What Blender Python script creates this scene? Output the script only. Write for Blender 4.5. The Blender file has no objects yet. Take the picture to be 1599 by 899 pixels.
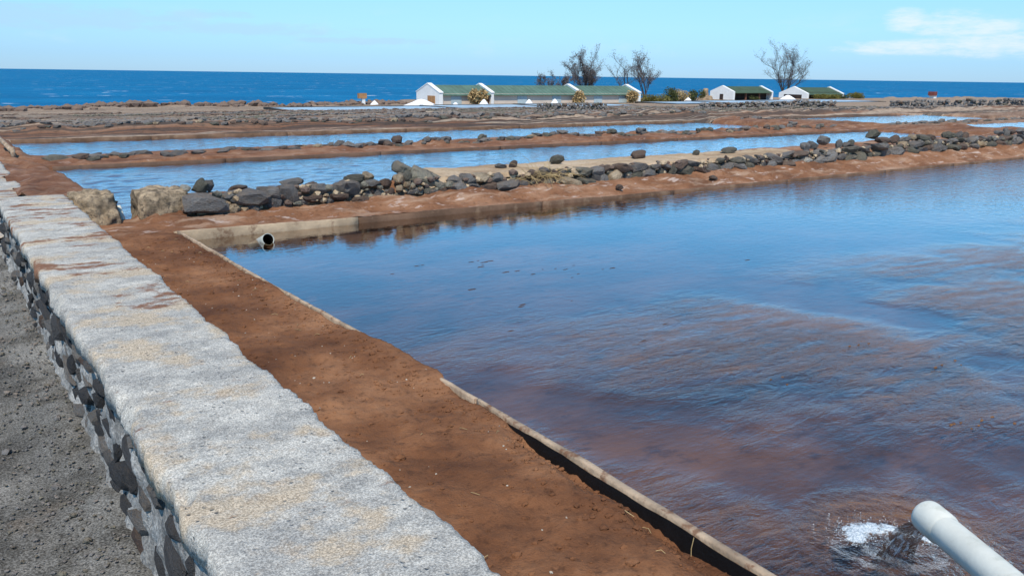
import bpy, bmesh, math, random
import numpy as np
from mathutils import Matrix, Vector

random.seed(7); RNG = np.random.default_rng(7)
scene = bpy.context.scene
COL = scene.collection
R = math.radians

# ------------------------------------------------------------------ camera
cam_d = bpy.data.cameras.new("camera"); cam = bpy.data.objects.new("camera", cam_d); COL.objects.link(cam)
cam_d.sensor_width = 36.0; cam_d.lens = 1275.0 / 1599.0 * 36.0
cam_d.clip_start = 0.05; cam_d.clip_end = 60000
CR = ((0.8176571244098022, 0.13430360104902067, -0.5598208370962614),
      (-0.5755515143108287, 0.21318582034706265, -0.7894886068699547),
      (0.013314701513936293, 0.9677367145810969, 0.2516115457910852))
M4 = Matrix(CR).to_4x4(); M4.translation = Vector((0, 0, 1.7)); cam.matrix_world = M4
scene.camera = cam

# ------------------------------------------------------------------ sky, sun, exposure
SUN_EL = 56.0
SUN_H = Vector((-0.62, -0.785)).normalized()          # horizontal direction towards the sun
SUN_STRENGTH = 4.6
SKY_STRENGTH = 0.14
world = bpy.data.worlds.new("World"); scene.world = world; world.use_nodes = True
wt = world.node_tree; wt.nodes.clear()


class NT:
    """small helper to write node trees briefly"""
    def __init__(s, nt): s.t = nt; s.n = nt.nodes; s.l = nt.links
    def put(s, sock, v):
        if isinstance(v, bpy.types.NodeSocket): s.l.new(v, sock)
        elif v is not None:
            if hasattr(sock.default_value, '__len__') and not isinstance(v, (tuple, list)): v = (v,) * len(sock.default_value)
            if hasattr(sock.default_value, '__len__') and len(v) == 3 and len(sock.default_value) == 4: v = (*v, 1)
            sock.default_value = v
    def node(s, typ, ins=None, **kw):
        n = s.n.new(typ)
        for k, v in kw.items(): setattr(n, k, v)
        for k, v in (ins or {}).items(): s.put(n.inputs[k], v)
        return n
    def math(s, op, a, b=None, c=None, clamp=False):
        n = s.node('ShaderNodeMath', operation=op, use_clamp=clamp)
        for i, v in enumerate((a, b, c)):
            if v is not None: s.put(n.inputs[i], v)
        return n.outputs[0]
    def vmath(s, op, a, b=None):
        n = s.node('ShaderNodeVectorMath', operation=op); s.put(n.inputs[0], a)
        if b is not None: s.put(n.inputs[1], b)
        return n.outputs['Value'] if op in ('LENGTH', 'DOT_PRODUCT', 'DISTANCE') else n.outputs[0]
    def noise(s, vec, scale, detail=4, rough=0.55, dist=0.0, col=False):
        n = s.node('ShaderNodeTexNoise', {'Vector': vec, 'Scale': scale, 'Detail': detail, 'Roughness': rough, 'Distortion': dist})
        return n.outputs[1 if col else 0]
    def voro(s, vec, scale, feature='F1', out='Distance', rnd=1.0):
        n = s.node('ShaderNodeTexVoronoi', {'Vector': vec, 'Scale': scale, 'Randomness': rnd}, feature=feature)
        return n.outputs[out]
    def ramp(s, fac, stops, interp='LINEAR'):
        n = s.node('ShaderNodeValToRGB', {'Fac': fac}); cr = n.color_ramp; cr.interpolation = interp
        while len(cr.elements) < len(stops): cr.elements.new(0.5)
        for e, (p, c) in zip(cr.elements, stops):
            e.position = p; e.color = (c, c, c, 1) if not hasattr(c, '__len__') else (*c, 1)
        return n.outputs[0]
    def step(s, v, a, b):
        return s.node('ShaderNodeMapRange', {'Value': v, 'From Min': a, 'From Max': b}, interpolation_type='SMOOTHSTEP').outputs[0]
    def mix(s, f, a, b, typ='MIX'):
        n = s.node('ShaderNodeMix', data_type='RGBA', blend_type=typ)
        s.put(n.inputs[0], f); s.put(n.inputs[6], a); s.put(n.inputs[7], b); return n.outputs[2]
    def scale(s, vec, xyz, loc=(0, 0, 0), rot=(0, 0, 0)):
        return s.node('ShaderNodeMapping', {'Vector': vec, 'Scale': xyz, 'Location': loc, 'Rotation': rot}).outputs[0]
    def sep(s, vec): return s.node('ShaderNodeSeparateXYZ', {0: vec}).outputs
    def bump(s, h, strength, dist=0.01, normal=None):
        n = s.node('ShaderNodeBump', {'Height': h, 'Strength': strength, 'Distance': dist})
        if normal is not None: s.put(n.inputs['Normal'], normal)
        return n.outputs[0]


w = NT(wt)
sky = w.node('ShaderNodeTexSky', sky_type='NISHITA', sun_disc=False, sun_elevation=R(SUN_EL),
             sun_rotation=math.atan2(SUN_H.x, SUN_H.y), altitude=0, air_density=0.8, dust_density=0.0, ozone_density=5.0)
gen = w.node('ShaderNodeTexCoord').outputs['Generated']
dx, dy, dz = w.sep(gen)
el = w.math('ARCSINE', dz)                                     # elevation in radians
az = w.math('ARCTAN2', dx, dy)                                 # azimuth from +Y
# low clouds over the sea: stretched noise in direction space, all round the horizon
cv = w.node('ShaderNodeCombineXYZ', {0: az, 1: w.math('MULTIPLY', el, 2.6), 2: 0.0}).outputs[0]
n1 = w.noise(cv, 9.0, 6, 0.6)
band = w.math('MULTIPLY', w.step(el, 0.012, 0.03), w.math('SUBTRACT', 1.0, w.step(el, 0.045, 0.085)))
cum_az = w.step(w.math('ABSOLUTE', w.math('SUBTRACT', az, 1.20)), 0.26, 0.10)
def blob(a0, e0, ra, re):
    u = w.math('DIVIDE', w.math('SUBTRACT', az, a0), ra); v = w.math('DIVIDE', w.math('SUBTRACT', el, e0), re)
    d = w.math('ADD', w.math('MULTIPLY', u, u), w.math('MULTIPLY', v, v))
    return w.math('SUBTRACT', 1.0, d)
det = w.math('MULTIPLY', w.math('SUBTRACT', w.noise(w.scale(cv, (1, 1.5, 1)), 30.0, 7, 0.66), 0.5), 4.2)
def cloud(lst, lo, hi):
    m = None
    for b in lst:
        v = blob(*b); m = v if m is None else w.math('MAXIMUM', m, v)
    return w.step(w.math('ADD', m, det), lo, hi)
C1 = cloud([(1.085, 0.056, 0.040, 0.013), (1.045, 0.061, 0.022, 0.013), (1.125, 0.054, 0.03, 0.010), (1.185, 0.044, 0.045, 0.017), (1.13, 0.037, 0.09, 0.013), (1.25, 0.038, 0.12, 0.016), (1.05, 0.034, 0.07, 0.007)], -0.7, 1.7)
C2 = cloud([(0.12, 0.052, 0.16, 0.012), (0.30, 0.046, 0.13, 0.007), (0.27, 0.060, 0.045, 0.005), (-0.08, 0.055, 0.16, 0.013), (0.44, 0.036, 0.08, 0.004)], -0.5, 1.0)
wide = w.math('MULTIPLY', band, w.step(n1, 0.52, 0.72))
base = w.node('ShaderNodeMix', data_type='RGBA', blend_type='MULTIPLY'); base.inputs[0].default_value = 1
wt.links.new(sky.outputs[0], base.inputs[6])
# white balance of the sky by height, the same all round: cooler at the horizon, cyan above
grade = w.ramp(w.math('DIVIDE', el, 0.60, clamp=True), [(0.0, (0.37, 0.55, 0.86)), (0.03, (0.44, 0.63, 0.90)), (0.09, (0.66, 0.86, 1.0)), (0.17, (0.88, 1.10, 1.12)), (0.30, (0.62, 1.38, 1.50)), (0.45, (0.62, 1.62, 1.75)), (1.0, (0.75, 1.36, 1.45))])
wt.links.new(grade, base.inputs[7])
skyc = base.outputs[2]
skyc = w.mix(w.math('MULTIPLY', wide, 0.18), skyc, (5.4, 6.3, 7.2))
skyc = w.mix(w.math('MULTIPLY', C2, 0.40), skyc, (3.5, 4.9, 6.4))
skyc = w.mix(w.math('MULTIPLY', C1, 0.66), skyc, (6.7, 7.0, 7.2))
bg = w.node('ShaderNodeBackground', {'Color': skyc, 'Strength': SKY_STRENGTH})
wo = w.node('ShaderNodeOutputWorld'); wt.links.new(bg.outputs[0], wo.inputs[0])

sd = bpy.data.lights.new("sun", 'SUN'); sd.energy = SUN_STRENGTH; sd.angle = R(0.53); sd.color = (1.0, 0.925, 0.80)
sun = bpy.data.objects.new("sun", sd); COL.objects.link(sun)
sv = Vector((SUN_H.x * math.cos(R(SUN_EL)), SUN_H.y * math.cos(R(SUN_EL)), math.sin(R(SUN_EL))))
sun.rotation_euler = sv.to_track_quat('Z', 'Y').to_euler(); sun.location = (0, -20, 40)
scene.render.engine = 'CYCLES'; cy_ = scene.cycles; cy_.max_bounces = 6; cy_.diffuse_bounces = 2; cy_.glossy_bounces = 3; cy_.transparent_max_bounces = 6
vs = scene.view_settings; vs.view_transform = 'Standard'; vs.look = 'None'; vs.exposure = 0.0; vs.gamma = 1.0; vs.use_curve_mapping = False

# ------------------------------------------------------------------ numpy noise
_P = RNG.permutation(512); _P = np.concatenate([_P, _P, _P])
_G = RNG.normal(size=(512, 3)); _G /= np.linalg.norm(_G, axis=1)[:, None]
def perlin(x, y, z=0.0):
    x, y, z = np.broadcast_arrays(np.asarray(x, float), np.asarray(y, float), np.asarray(z, float))
    xi, yi, zi = (np.floor(a).astype(int) for a in (x, y, z)); xf, yf, zf = x - xi, y - yi, z - zi
    xi &= 511; yi &= 511; zi &= 511
    u, v, t = (a * a * a * (a * (a * 6 - 15) + 10) for a in (xf, yf, zf)); out = 0
    for a in (0, 1):
        for b in (0, 1):
            for c in (0, 1):
                g = _G[_P[_P[_P[(xi + a) & 511] + ((yi + b) & 511)] + ((zi + c) & 511)]]
                d = g[..., 0] * (xf - a) + g[..., 1] * (yf - b) + g[..., 2] * (zf - c)
                out = out + d * (u if a else 1 - u) * (v if b else 1 - v) * (t if c else 1 - t)
    return out * 1.6
def fbm(x, y, z=0.0, o=4, g=0.5):
    s = 0; a = 1.0; f = 1.0
    for i in range(o): s = s + a * perlin(x * f + 13.7 * i, y * f + 7.1 * i, z * f); a *= g; f *= 2.03
    return s
def sst(v, a, b):
    t = np.clip((v - a) / (b - a), 0, 1); return t * t * (3 - 2 * t)

# ------------------------------------------------------------------ object helpers
def link(o, parent=None):
    COL.objects.link(o)
    if parent is not None: o.parent = parent
    return o
def tag(o, label=None, cat=None, group=None, kind=None):
    if label: o['label'] = label
    if cat: o['category'] = cat
    if group: o['group'] = group
    if kind: o['kind'] = kind
    return o
def empty(name, loc=(0, 0, 0)):
    o = bpy.data.objects.new(name, None); o.location = loc; o.empty_display_size = 0.2; return link(o)
def mesh_np(name, V, F, m, parent=None, smooth=True):
    me = bpy.data.meshes.new(name); V = np.asarray(V, float)
    if isinstance(F, np.ndarray):
        k = F.shape[1]; me.vertices.add(len(V)); me.vertices.foreach_set('co', V.ravel())
        me.loops.add(F.size); me.loops.foreach_set('vertex_index', F.ravel().astype(np.int32))
        me.polygons.add(len(F)); me.polygons.foreach_set('loop_start', np.arange(0, F.size, k, dtype=np.int32))
        me.polygons.foreach_set('loop_total', np.full(len(F), k, dtype=np.int32)); me.update(calc_edges=True)
    else:
        me.from_pydata([tuple(v) for v in V], [], F)
    me.polygons.foreach_set('use_smooth', np.full(len(me.polygons), smooth)); me.update()
    if m is not None: me.materials.append(m)
    return link(bpy.data.objects.new(name, me), parent)
def grid_faces(nr, nc, wrap=False):
    i = np.arange(nr - 1)[:, None] * nc; j = np.arange(nc - 1 + (1 if wrap else 0))[None, :]; j2 = (j + 1) % nc
    return np.stack([i + j, i + j2, i + nc + j2, i + nc + j], -1).reshape(-1, 4)
def grid(name, X, Y, Z, m, parent=None, smooth=True):     # X Y Z of shape (rows along y, cols along x)
    return mesh_np(name, np.stack([X, Y, Z], -1).reshape(-1, 3), grid_faces(*X.shape), m, parent, smooth)
def box_vf(x0, x1, y0, y1, z0, z1):
    V = [(x, y, z) for z in (z0, z1) for y in (y0, y1) for x in (x0, x1)]
    return V, [(0, 2, 3, 1), (4, 5, 7, 6), (0, 1, 5, 4), (2, 6, 7, 3), (0, 4, 6, 2), (1, 3, 7, 5)]
def box(name, b, m, parent=None, bevel=0.0):
    V, F = box_vf(*b); o = mesh_np(name, V, F, m, parent, False)
    if bevel:
        md = o.modifiers.new('bevel', 'BEVEL'); md.width = bevel; md.segments = 2
    return o
def tube_vf(pts, rad, sides=8, caps=True, axis=None):
    pts = [Vector(p) for p in pts]; V = []; F = []; n = len(pts)
    for i, p in enumerate(pts):
        t = axis if axis is not None else (pts[min(i + 1, n - 1)] - pts[max(i - 1, 0)]).normalized()
        a = t.cross(Vector((0.13, 0.21, 1)) if abs(t.z) < 0.95 else Vector((1, 0.1, 0))).normalized(); b = t.cross(a)
        r = rad[i] if hasattr(rad, '__len__') else rad
        for k in range(sides):
            th = 2 * math.pi * k / sides; V.append(p + a * (r * math.cos(th)) + b * (r * math.sin(th)))
    for i in range(n - 1):
        for k in range(sides):
            k2 = (k + 1) % sides; F.append((i * sides + k, i * sides + k2, (i + 1) * sides + k2, (i + 1) * sides + k))
    if caps: F.append(tuple(range(sides - 1, -1, -1))); F.append(tuple((n - 1) * sides + k for k in range(sides)))
    return [tuple(v) for v in V], F
class Acc:
    def __init__(s): s.V = []; s.F = []
    def add(s, V, F):
        o = len(s.V); s.V.extend(V); s.F.extend(tuple(i + o for i in f) for f in F)

# ------------------------------------------------------------------ materials
def newmat(name):
    m = bpy.data.materials.new(name); m.use_nodes = True; m.node_tree.nodes.clear(); return m, NT(m.node_tree)
def finish(n, col, rough=0.9, normal=None, spec=0.3, **extra):
    b = n.node('ShaderNodeBsdfPrincipled', {'Base Color': col, 'Roughness': rough, 'Specular IOR Level': spec})
    if normal is not None: n.put(b.inputs['Normal'], normal)
    for k, v in extra.items(): n.put(b.inputs[k.replace('_', ' ')], v)
    o = n.node('ShaderNodeOutputMaterial'); n.l.new(b.outputs[0], o.inputs[0])
def P(n): return n.node('ShaderNodeNewGeometry').outputs['Position']
def OBJ(n): return n.node('ShaderNodeTexCoord').outputs['Object']
def RND(n): return n.node('ShaderNodeObjectInfo').outputs['Random']

def m_concrete_cap():
    m, n = newmat('weathered_concrete_cap'); p = P(n)
    big = n.noise(n.scale(p, (1.6, 0.9, 1)), 1.5, 5, 0.6)
    st = n.noise(n.scale(p, (1.0, 1.5, 1.0), rot=(0, 0, 0.3)), 6, 7, 0.75)
    col = n.mix(n.step(st, 0.32, 0.68), (0.31, 0.292, 0.258), (0.78, 0.725, 0.62))
    col = n.mix(n.step(big, 0.58, 0.36), col, n.mix(0.38, col, (0.16, 0.155, 0.15)))
    tan = n.step(n.noise(n.scale(p, (1.3, 1.5, 1), loc=(3.4, 1.2, 0)), 2.2, 6, 0.68), 0.50, 0.62)
    col = n.mix(n.math('MULTIPLY', tan, 0.85), col, (0.64, 0.46, 0.26))
    spot = n.step(n.noise(n.scale(p, (1.2, 1.5, 1), loc=(9, 4, 0)), 3.4, 6, 0.68), 0.58, 0.68)
    col = n.mix(n.math('MULTIPLY', spot, 0.6), col, (0.50, 0.32, 0.15))
    gr = n.noise(p, 170, 3, 0.8); gr2 = n.noise(p, 48, 5, 0.75)
    col = n.mix(n.step(gr, 0.40, 0.62), n.mix(0.60, col, (0.12, 0.12, 0.12)), n.mix(0.30, col, (0.82, 0.80, 0.75)))
    pit = n.step(n.voro(p, 30), 0.22, 0.06); pitm = n.math('MULTIPLY', pit, n.step(n.noise(p, 6, 2), 0.42, 0.58))
    crk = n.math('MULTIPLY', n.step(n.voro(n.vmath('ADD', n.scale(p, (1.0, 1.6, 1)), n.vmath('MULTIPLY', n.noise(p, 5, 4, col=True), (.35, .35, .35))), 2.6, 'DISTANCE_TO_EDGE'), 0.012, 0.002), n.step(n.noise(p, 1.7, 3), 0.50, 0.62))
    col = n.mix(n.math('MULTIPLY', crk, 0.06), col, (0.11, 0.105, 0.10))
    col = n.mix(n.math('MULTIPLY', pitm, 0.65), col, (0.10, 0.10, 0.10))
    col = n.mix(n.math('MULTIPLY', n.step(gr2, 0.40, 0.28), 0.55), col, (0.17, 0.17, 0.165))
    # trodden red soil lying on the far end of the wall
    y = n.sep(p)[1]
    so = n.math('ADD', n.noise(n.scale(p, (0.9, 1.9, 1), loc=(1.3, 2.2, 0)), 2.6, 6, 0.65), n.math('MULTIPLY', n.step(y, 3.2, 6.8), 0.085))
    col = n.mix(n.math('MULTIPLY', n.step(n.math('ADD', so, n.math('MULTIPLY', gr2, .10)), 0.680, 0.745), .9), col, (0.20, 0.085, 0.042))
    h = n.math('ADD', n.math('MULTIPLY', st, 0.9), n.math('ADD', n.math('MULTIPLY', gr2, 0.6), n.math('MULTIPLY', gr, 0.28)))
    h = n.math('SUBTRACT', h, n.math('ADD', n.math('MULTIPLY', pitm, 0.6), n.math('MULTIPLY', crk, 0.15)))
    finish(n, col, 0.93, n.bump(h, 0.9, 0.012), 0.2); return m
def m_mortar():
    m, n = newmat('grey_mortar'); p = P(n)
    a = n.noise(p, 6, 6, 0.65); g = n.noise(p, 70, 4, 0.7)
    col = n.ramp(a, [(0.3, (0.13, 0.125, 0.115)), (0.5, (0.37, 0.355, 0.33)), (0.68, (0.58, 0.56, 0.52))])
    col = n.mix(n.step(g, 0.38, 0.6), n.mix(0.6, col, (0.07, 0.07, 0.07)), col)
    finish(n, col, 0.95, n.bump(n.math('ADD', a, n.math('MULTIPLY', g, 0.4)), 0.9, 0.02), 0.2); return m
def m_rock(name, c0, c1, c2, dust=(0.26, 0.19, 0.135), dusty=0.35, bs=1.0):
    m, n = newmat(name); o = OBJ(n); r = RND(n)
    ov = n.vmath('ADD', o, n.node('ShaderNodeCombineXYZ', {0: n.math('MULTIPLY', r, 91), 1: n.math('MULTIPLY', r, 37), 2: r}).outputs[0])
    a = n.noise(ov, 1.4, 6, 0.65); b = n.noise(ov, 9, 5, 0.7)
    col = n.mix(r, c0, c1); col = n.mix(n.step(a, 0.42, 0.66), col, c2)
    col = n.mix(n.step(b, 0.46, 0.30), col, n.mix(0.6, col, (0.02, 0.02, 0.02)))
    nz = n.sep(n.node('ShaderNodeNewGeometry').outputs['Normal'])[2]
    dm = n.math('MULTIPLY', n.step(n.math('ADD', n.math('MULTIPLY', nz, 0.5), a), 0.72, 1.0), dusty)
    col = n.mix(dm, col, dust)
    pock = n.step(n.voro(ov, 7), 0.3, 0.1)
    h = n.math('SUBTRACT', n.math('ADD', a, n.math('MULTIPLY', b, 0.5)), n.math('MULTIPLY', pock, 0.18))
    finish(n, col, 0.88, n.bump(h, 0.9 * bs, 0.12), 0.25); return m
def m_soil(name, dark, mid, light, salt=0.0, wet=None, bs=1.0):
    m, n = newmat(name); p = P(n)
    a = n.noise(p, 2.2, 6, 0.62); b = n.noise(p, 26, 5, 0.7); c = n.noise(p, 120, 3, 0.7)
    big = n.noise(p, 0.75, 5, 0.6); col = n.ramp(n.math('ADD', n.math('MULTIPLY', a, 0.6), n.math('MULTIPLY', big, 0.4)), [(0.38, dark), (0.5, mid), (0.61, light)])
    col = n.mix(n.step(b, 0.5, 0.28), col, n.mix(0.55, col, (0.03, 0.015, 0.01)))
    col = n.mix(n.math('MULTIPLY', n.step(c, 0.60, 0.72), 0.30), col, light)
    if salt:
        s = n.noise(n.scale(p, (0.8, 2.6, 2.0), loc=(5, 2, 0)), 1.7, 6, 0.66)
        col = n.mix(n.math('MULTIPLY', n.step(s, 0.50, 0.64), salt * .7), col, (0.46, 0.33, 0.235))
        s2 = n.noise(n.scale(p, (1.0, 2.2, 2.0), loc=(1, 8, 0)), 3.7, 5, 0.66)
        col = n.mix(n.math('MULTIPLY', n.step(s2, 0.57, 0.66), salt * 0.85), col, (0.58, 0.48, 0.42))
    h = n.math('ADD', n.math('MULTIPLY', b, 0.8), n.math('MULTIPLY', c, 0.35))
    finish(n, col, 0.95, n.bump(h, 0.9 * bs, 0.015), 0.15); return m
def m_far_ground():
    m, n = newmat('dry_terrace_ground'); p = P(n)
    st = n.noise(n.scale(p, (0.10, 0.62, 0.6)), 1.0, 6, 0.62)
    y = n.sep(p)[1]; x = n.sep(p)[0]
    col = n.ramp(st, [(0.32, (0.13, 0.095, 0.072)), (0.44, (0.25, 0.185, 0.135)), (0.56, (0.35, 0.265, 0.195)), (0.68, (0.50, 0.41, 0.31))])
    redn = n.step(n.noise(n.scale(p, (0.12, 0.5, 1), loc=(2, 3, 0)), 0.8, 4), 0.47, 0.60)
    red = n.math('MULTIPLY', redn, n.step(y, 62, 30))
    near = n.step(y, 30.5, 25.5)
    col = n.mix(n.math('MAXIMUM', n.math('MULTIPLY', red, 0.6), n.math('MULTIPLY', near, 0.7)), col, (0.215, 0.095, 0.05))
    bd_ = n.noise(n.scale(p, (0.012, 0.50, 0.0), loc=(0, 1.7, 0)), 1.0, 3, 0.6)
    col = n.mix(n.math('MULTIPLY', n.step(bd_, 0.53, 0.57), 0.65), col, (0.40, 0.31, 0.225)); col = n.mix(n.math('MULTIPLY', n.step(bd_, 0.455, 0.42), 0.7), col, (0.175, 0.085, 0.05))
    for sy_, sx_, sd_n in ((0.24, 0.010, 3.1), (0.62, 0.016, 8.3)):
        ln_ = n.noise(n.scale(p, (sx_, sy_, 0.0), loc=(sd_n, sd_n, 0)), 1.0, 3, 0.6)
        for lv in (0.44, 0.50, 0.56):
            col = n.mix(n.math('MULTIPLY', n.step(n.math('ABSOLUTE', n.math('SUBTRACT', ln_, lv)), 0.016, 0.007), 0.72), col, (0.060, 0.050, 0.044))
        col = n.mix(n.math('MULTIPLY', n.step(n.math('ABSOLUTE', n.math('SUBTRACT', ln_, 0.47)), 0.012, 0.006), 0.6), col, (0.46, 0.37, 0.28))
    flat = n.math('MULTIPLY', n.step(x, 75, 115), n.step(y, 40, 52))
    flat = n.math('MAXIMUM', flat, n.math('MULTIPLY', n.step(y, 86, 96), 0.7))
    col = n.mix(n.math('MULTIPLY', flat, 0.8), col, n.mix(st, (0.30, 0.21, 0.145), (0.42, 0.31, 0.22)))
    g = n.noise(p, 3.5, 6, 0.7); col = n.mix(n.step(g, 0.52, 0.32), col, n.mix(0.55, col, (0.04, 0.035, 0.03)))
    dk = n.noise(n.scale(p, (0.35, 1.5, 1)), 1.4, 5, 0.65)
    col = n.mix(n.math('MULTIPLY', n.step(dk, 0.56, 0.66), 0.6), col, (0.065, 0.058, 0.055))
    finish(n, col, 0.95, n.bump(n.math('ADD', g, dk), 0.9, 0.12), 0.15); return m
def m_path():
    m, n = newmat('volcanic_gravel_path'); p = P(n)
    a = n.noise(n.scale(p, (1.2, 0.8, 1)), 1.3, 7, 0.68); b = n.noise(p, 30, 5, 0.7); v = n.voro(p, 75); c = n.noise(p, 130, 3, 0.7)
    col = n.ramp(a, [(0.36, (0.030, 0.026, 0.021)), (0.49, (0.080, 0.071, 0.057)), (0.62, (0.30, 0.28, 0.25))])
    br = n.step(n.noise(p, 2.3, 5, 0.6), 0.58, 0.68); col = n.mix(n.math('MULTIPLY', br, 0.45), col, (0.16, 0.105, 0.06))
    x = n.sep(p)[0]
    dust = n.math('MULTIPLY', n.step(x, 0.02, 0.38), n.step(n.noise(p, 3.5, 5, 0.65), 0.36, 0.6))
    col = n.mix(n.math('MULTIPLY', dust, 0.6), col, (0.27, 0.265, 0.25))
    col = n.mix(n.step(c, 0.40, 0.62), n.mix(0.6, col, (0.015, 0.015, 0.015)), n.mix(0.12, col, (0.6, 0.6, 0.58)))
    h = n.math('ADD', n.math('MULTIPLY', b, 0.7), n.math('ADD', n.math('MULTIPLY', c, 0.4), n.math('MULTIPLY', v, 0.5)))
    finish(n, col, 0.95, n.bump(h, 0.65, 0.010), 0.2); return m
def m_water(name, kind, tint=(0.82, 0.78, 0.72)):
    m, n = newmat(name); p = P(n); x, y, _ = n.sep(p)
    if kind == 'near':
        q = n.scale(p, (1, 1, 1), rot=(0, 0, R(78)))
        q2 = n.vmath('ADD', n.scale(q, (3.1, 0.75, 1.0)), n.vmath('SCALE', n.noise(p, 2.1, 3, col=True), None))
        q2.node.inputs[1].default_value = (0, 0, 0)
        wr = n.noise(n.scale(p, (1.3, 3.4, 1), rot=(0, 0, R(-14))), 2.9, 6, 0.62, 0.35)      # wrinkles running across the pool
        wr = n.math('ABSOLUTE', n.math('SUBTRACT', wr, 0.5))
        wr = n.math('SUBTRACT', 0.5, wr)
        rip = n.noise(n.scale(p, (1.0, 1.9, 1), rot=(0, 0, R(-20))), 7.0, 3, 0.55)           # wind ripples
        fine = n.noise(n.scale(p, (1, 1.4, 1)), 18, 2, 0.5)
        nearm = n.math('MULTIPLY', n.step(y, 4.6, 2.6), n.step(n.noise(p, 0.55, 3), 0.36, 0.56))
        farm = n.math('MULTIPLY', n.step(n.math('ADD', x, n.math('MULTIPLY', y, 0.9)), 10.5, 20), 1.0)
        calm = 0.006
        h = n.math('ADD', n.math('MULTIPLY', wr, n.math('MULTIPLY', nearm, 0.15)),
                   n.math('ADD', n.math('MULTIPLY', rip, n.math('ADD', calm, n.math('MULTIPLY', farm, 0.075))),
                          n.math('MULTIPLY', fine, n.math('ADD', 0.004, n.math('MULTIPLY', nearm, 0.012)))))
        d = n.vmath('DISTANCE', p, (2.50, 1.22, 0.2))                                        # rings round the falling water
        dd = n.math('ADD', d, n.math('MULTIPLY', n.noise(p, 7, 3), 0.14))
        ring = n.math('MULTIPLY', n.math('SINE', n.math('MULTIPLY', dd, 62)), n.step(dd, 0.50, 0.08))
        h = n.math('ADD', h, n.math('MULTIPLY', ring, 0.05))
        h = n.math('ADD', h, n.math('MULTIPLY', n.math('MULTIPLY', n.noise(p, 26, 4, 0.65), n.step(d, 0.46, 0.12)), 0.16))
        nb = n.bump(h, 1.0, 0.20); rough = 0.035
    else:
        rip = n.noise(n.scale(p, (0.8, 1.9, 1), rot=(0, 0, R(-18))), 3.2, 4, 0.6, 0.3)
        nb = n.bump(n.noise(n.scale(p, (0.8, 1.6, 1), rot=(0, 0, R(-18))), 11, 3, 0.6), 0.6, 0.016); rough = 0.08
    fr = n.node('ShaderNodeFresnel', {'IOR': 1.42, 'Normal': nb}).outputs[0]
    fr = n.math('MULTIPLY', fr, 1.45, clamp=True)
    t = n.node('ShaderNodeBsdfTransparent', {'Color': tint}); g = n.node('ShaderNodeBsdfGlossy', {'Color': (1, 1, 1), 'Roughness': rough, 'Normal': nb})
    mx = n.node('ShaderNodeMixShader', {0: fr}); n.l.new(t.outputs[0], mx.inputs[1]); n.l.new(g.outputs[0], mx.inputs[2])
    o = n.node('ShaderNodeOutputMaterial'); n.l.new(mx.outputs[0], o.inputs[0]); return m
def m_bed(name, c0, c1, c2):
    m, n = newmat(name); p = P(n)
    a = n.noise(n.scale(p, (0.8, 1.5, 1)), 0.9, 6, 0.62, 0.5); b = n.noise(n.scale(p, (1, 1.8, 1)), 6, 5, 0.65)
    col = n.ramp(a, [(0.34, c0), (0.5, c1), (0.66, c2)]); col = n.mix(n.step(b, 0.48, 0.28), col, n.mix(0.5, col, (0.02, 0.012, 0.015)))
    o2 = n.step(n.noise(p, 2.6, 5, 0.65), 0.62, 0.72); col = n.mix(n.math('MULTIPLY', o2, 0.5), col, (0.26, 0.125, 0.045))
    finish(n, col, 0.9, n.bump(b, 0.7, 0.03), 0.1); return m
def m_sea():
    m, n = newmat('open_sea'); p = P(n)
    a = n.noise(n.scale(p, (0.012, 0.02, 1), rot=(0, 0, 0.6)), 1.0, 6, 0.65)
    b = n.noise(n.scale(p, (0.09, 0.16, 1), rot=(0, 0, 0.6)), 1.0, 4, 0.65)
    col = n.ramp(a, [(0.32, (0.002, 0.088, 0.205)), (0.52, (0.003, 0.122, 0.270)), (0.70, (0.006, 0.160, 0.330))])
    col = n.mix(n.math('MULTIPLY', n.step(b, 0.42, 0.62), 0.35), col, (0.006, 0.17, 0.36))
    f1 = n.noise(n.scale(p, (0.026, 0.045, 1), rot=(0, 0, 0.6)), 1.0, 5, 0.7, 0.6)
    f2 = n.noise(n.scale(p, (0.10, 0.17, 1), rot=(0, 0, 0.6)), 1.0, 3, 0.6)
    foam = n.step(n.math('ADD', n.math('MULTIPLY', f1, 0.5), n.math('MULTIPLY', f2, 0.55)), 0.625, 0.675)
    f3 = n.noise(n.scale(p, (0.004, 0.016, 1)), 1.0, 6, 0.75); foam = n.math('MAXIMUM', foam, n.math('MULTIPLY', n.step(f3, 0.69, 0.75), 0.7))
    col = n.mix(n.math('MULTIPLY', foam, 0.8), col, (0.72, 0.78, 0.82))
    finish(n, col, 0.65, n.bump(b, 0.6, 2.0), 0.12); return m
def m_plain(name, col, rough=0.8, var=0.25, sc=3.0, bump=0.3, spec=0.3, obj=False, dirt=None):
    m, n = newmat(name); p = OBJ(n) if obj else P(n)
    a = n.noise(p, sc, 6, 0.65)
    c = n.mix(n.step(a, 0.32, 0.68), tuple(v * (1 - var) for v in col), tuple(min(1, v * (1 + var * 0.6)) for v in col))
    if dirt: c = n.mix(n.math('MULTIPLY', n.step(n.noise(p, sc * 2.3, 5, 0.65), 0.52, 0.66), dirt[1]), c, dirt[0])
    finish(n, c, rough, n.bump(n.noise(p, sc * 8, 4, 0.6), bump, 0.01), spec); return m

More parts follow.
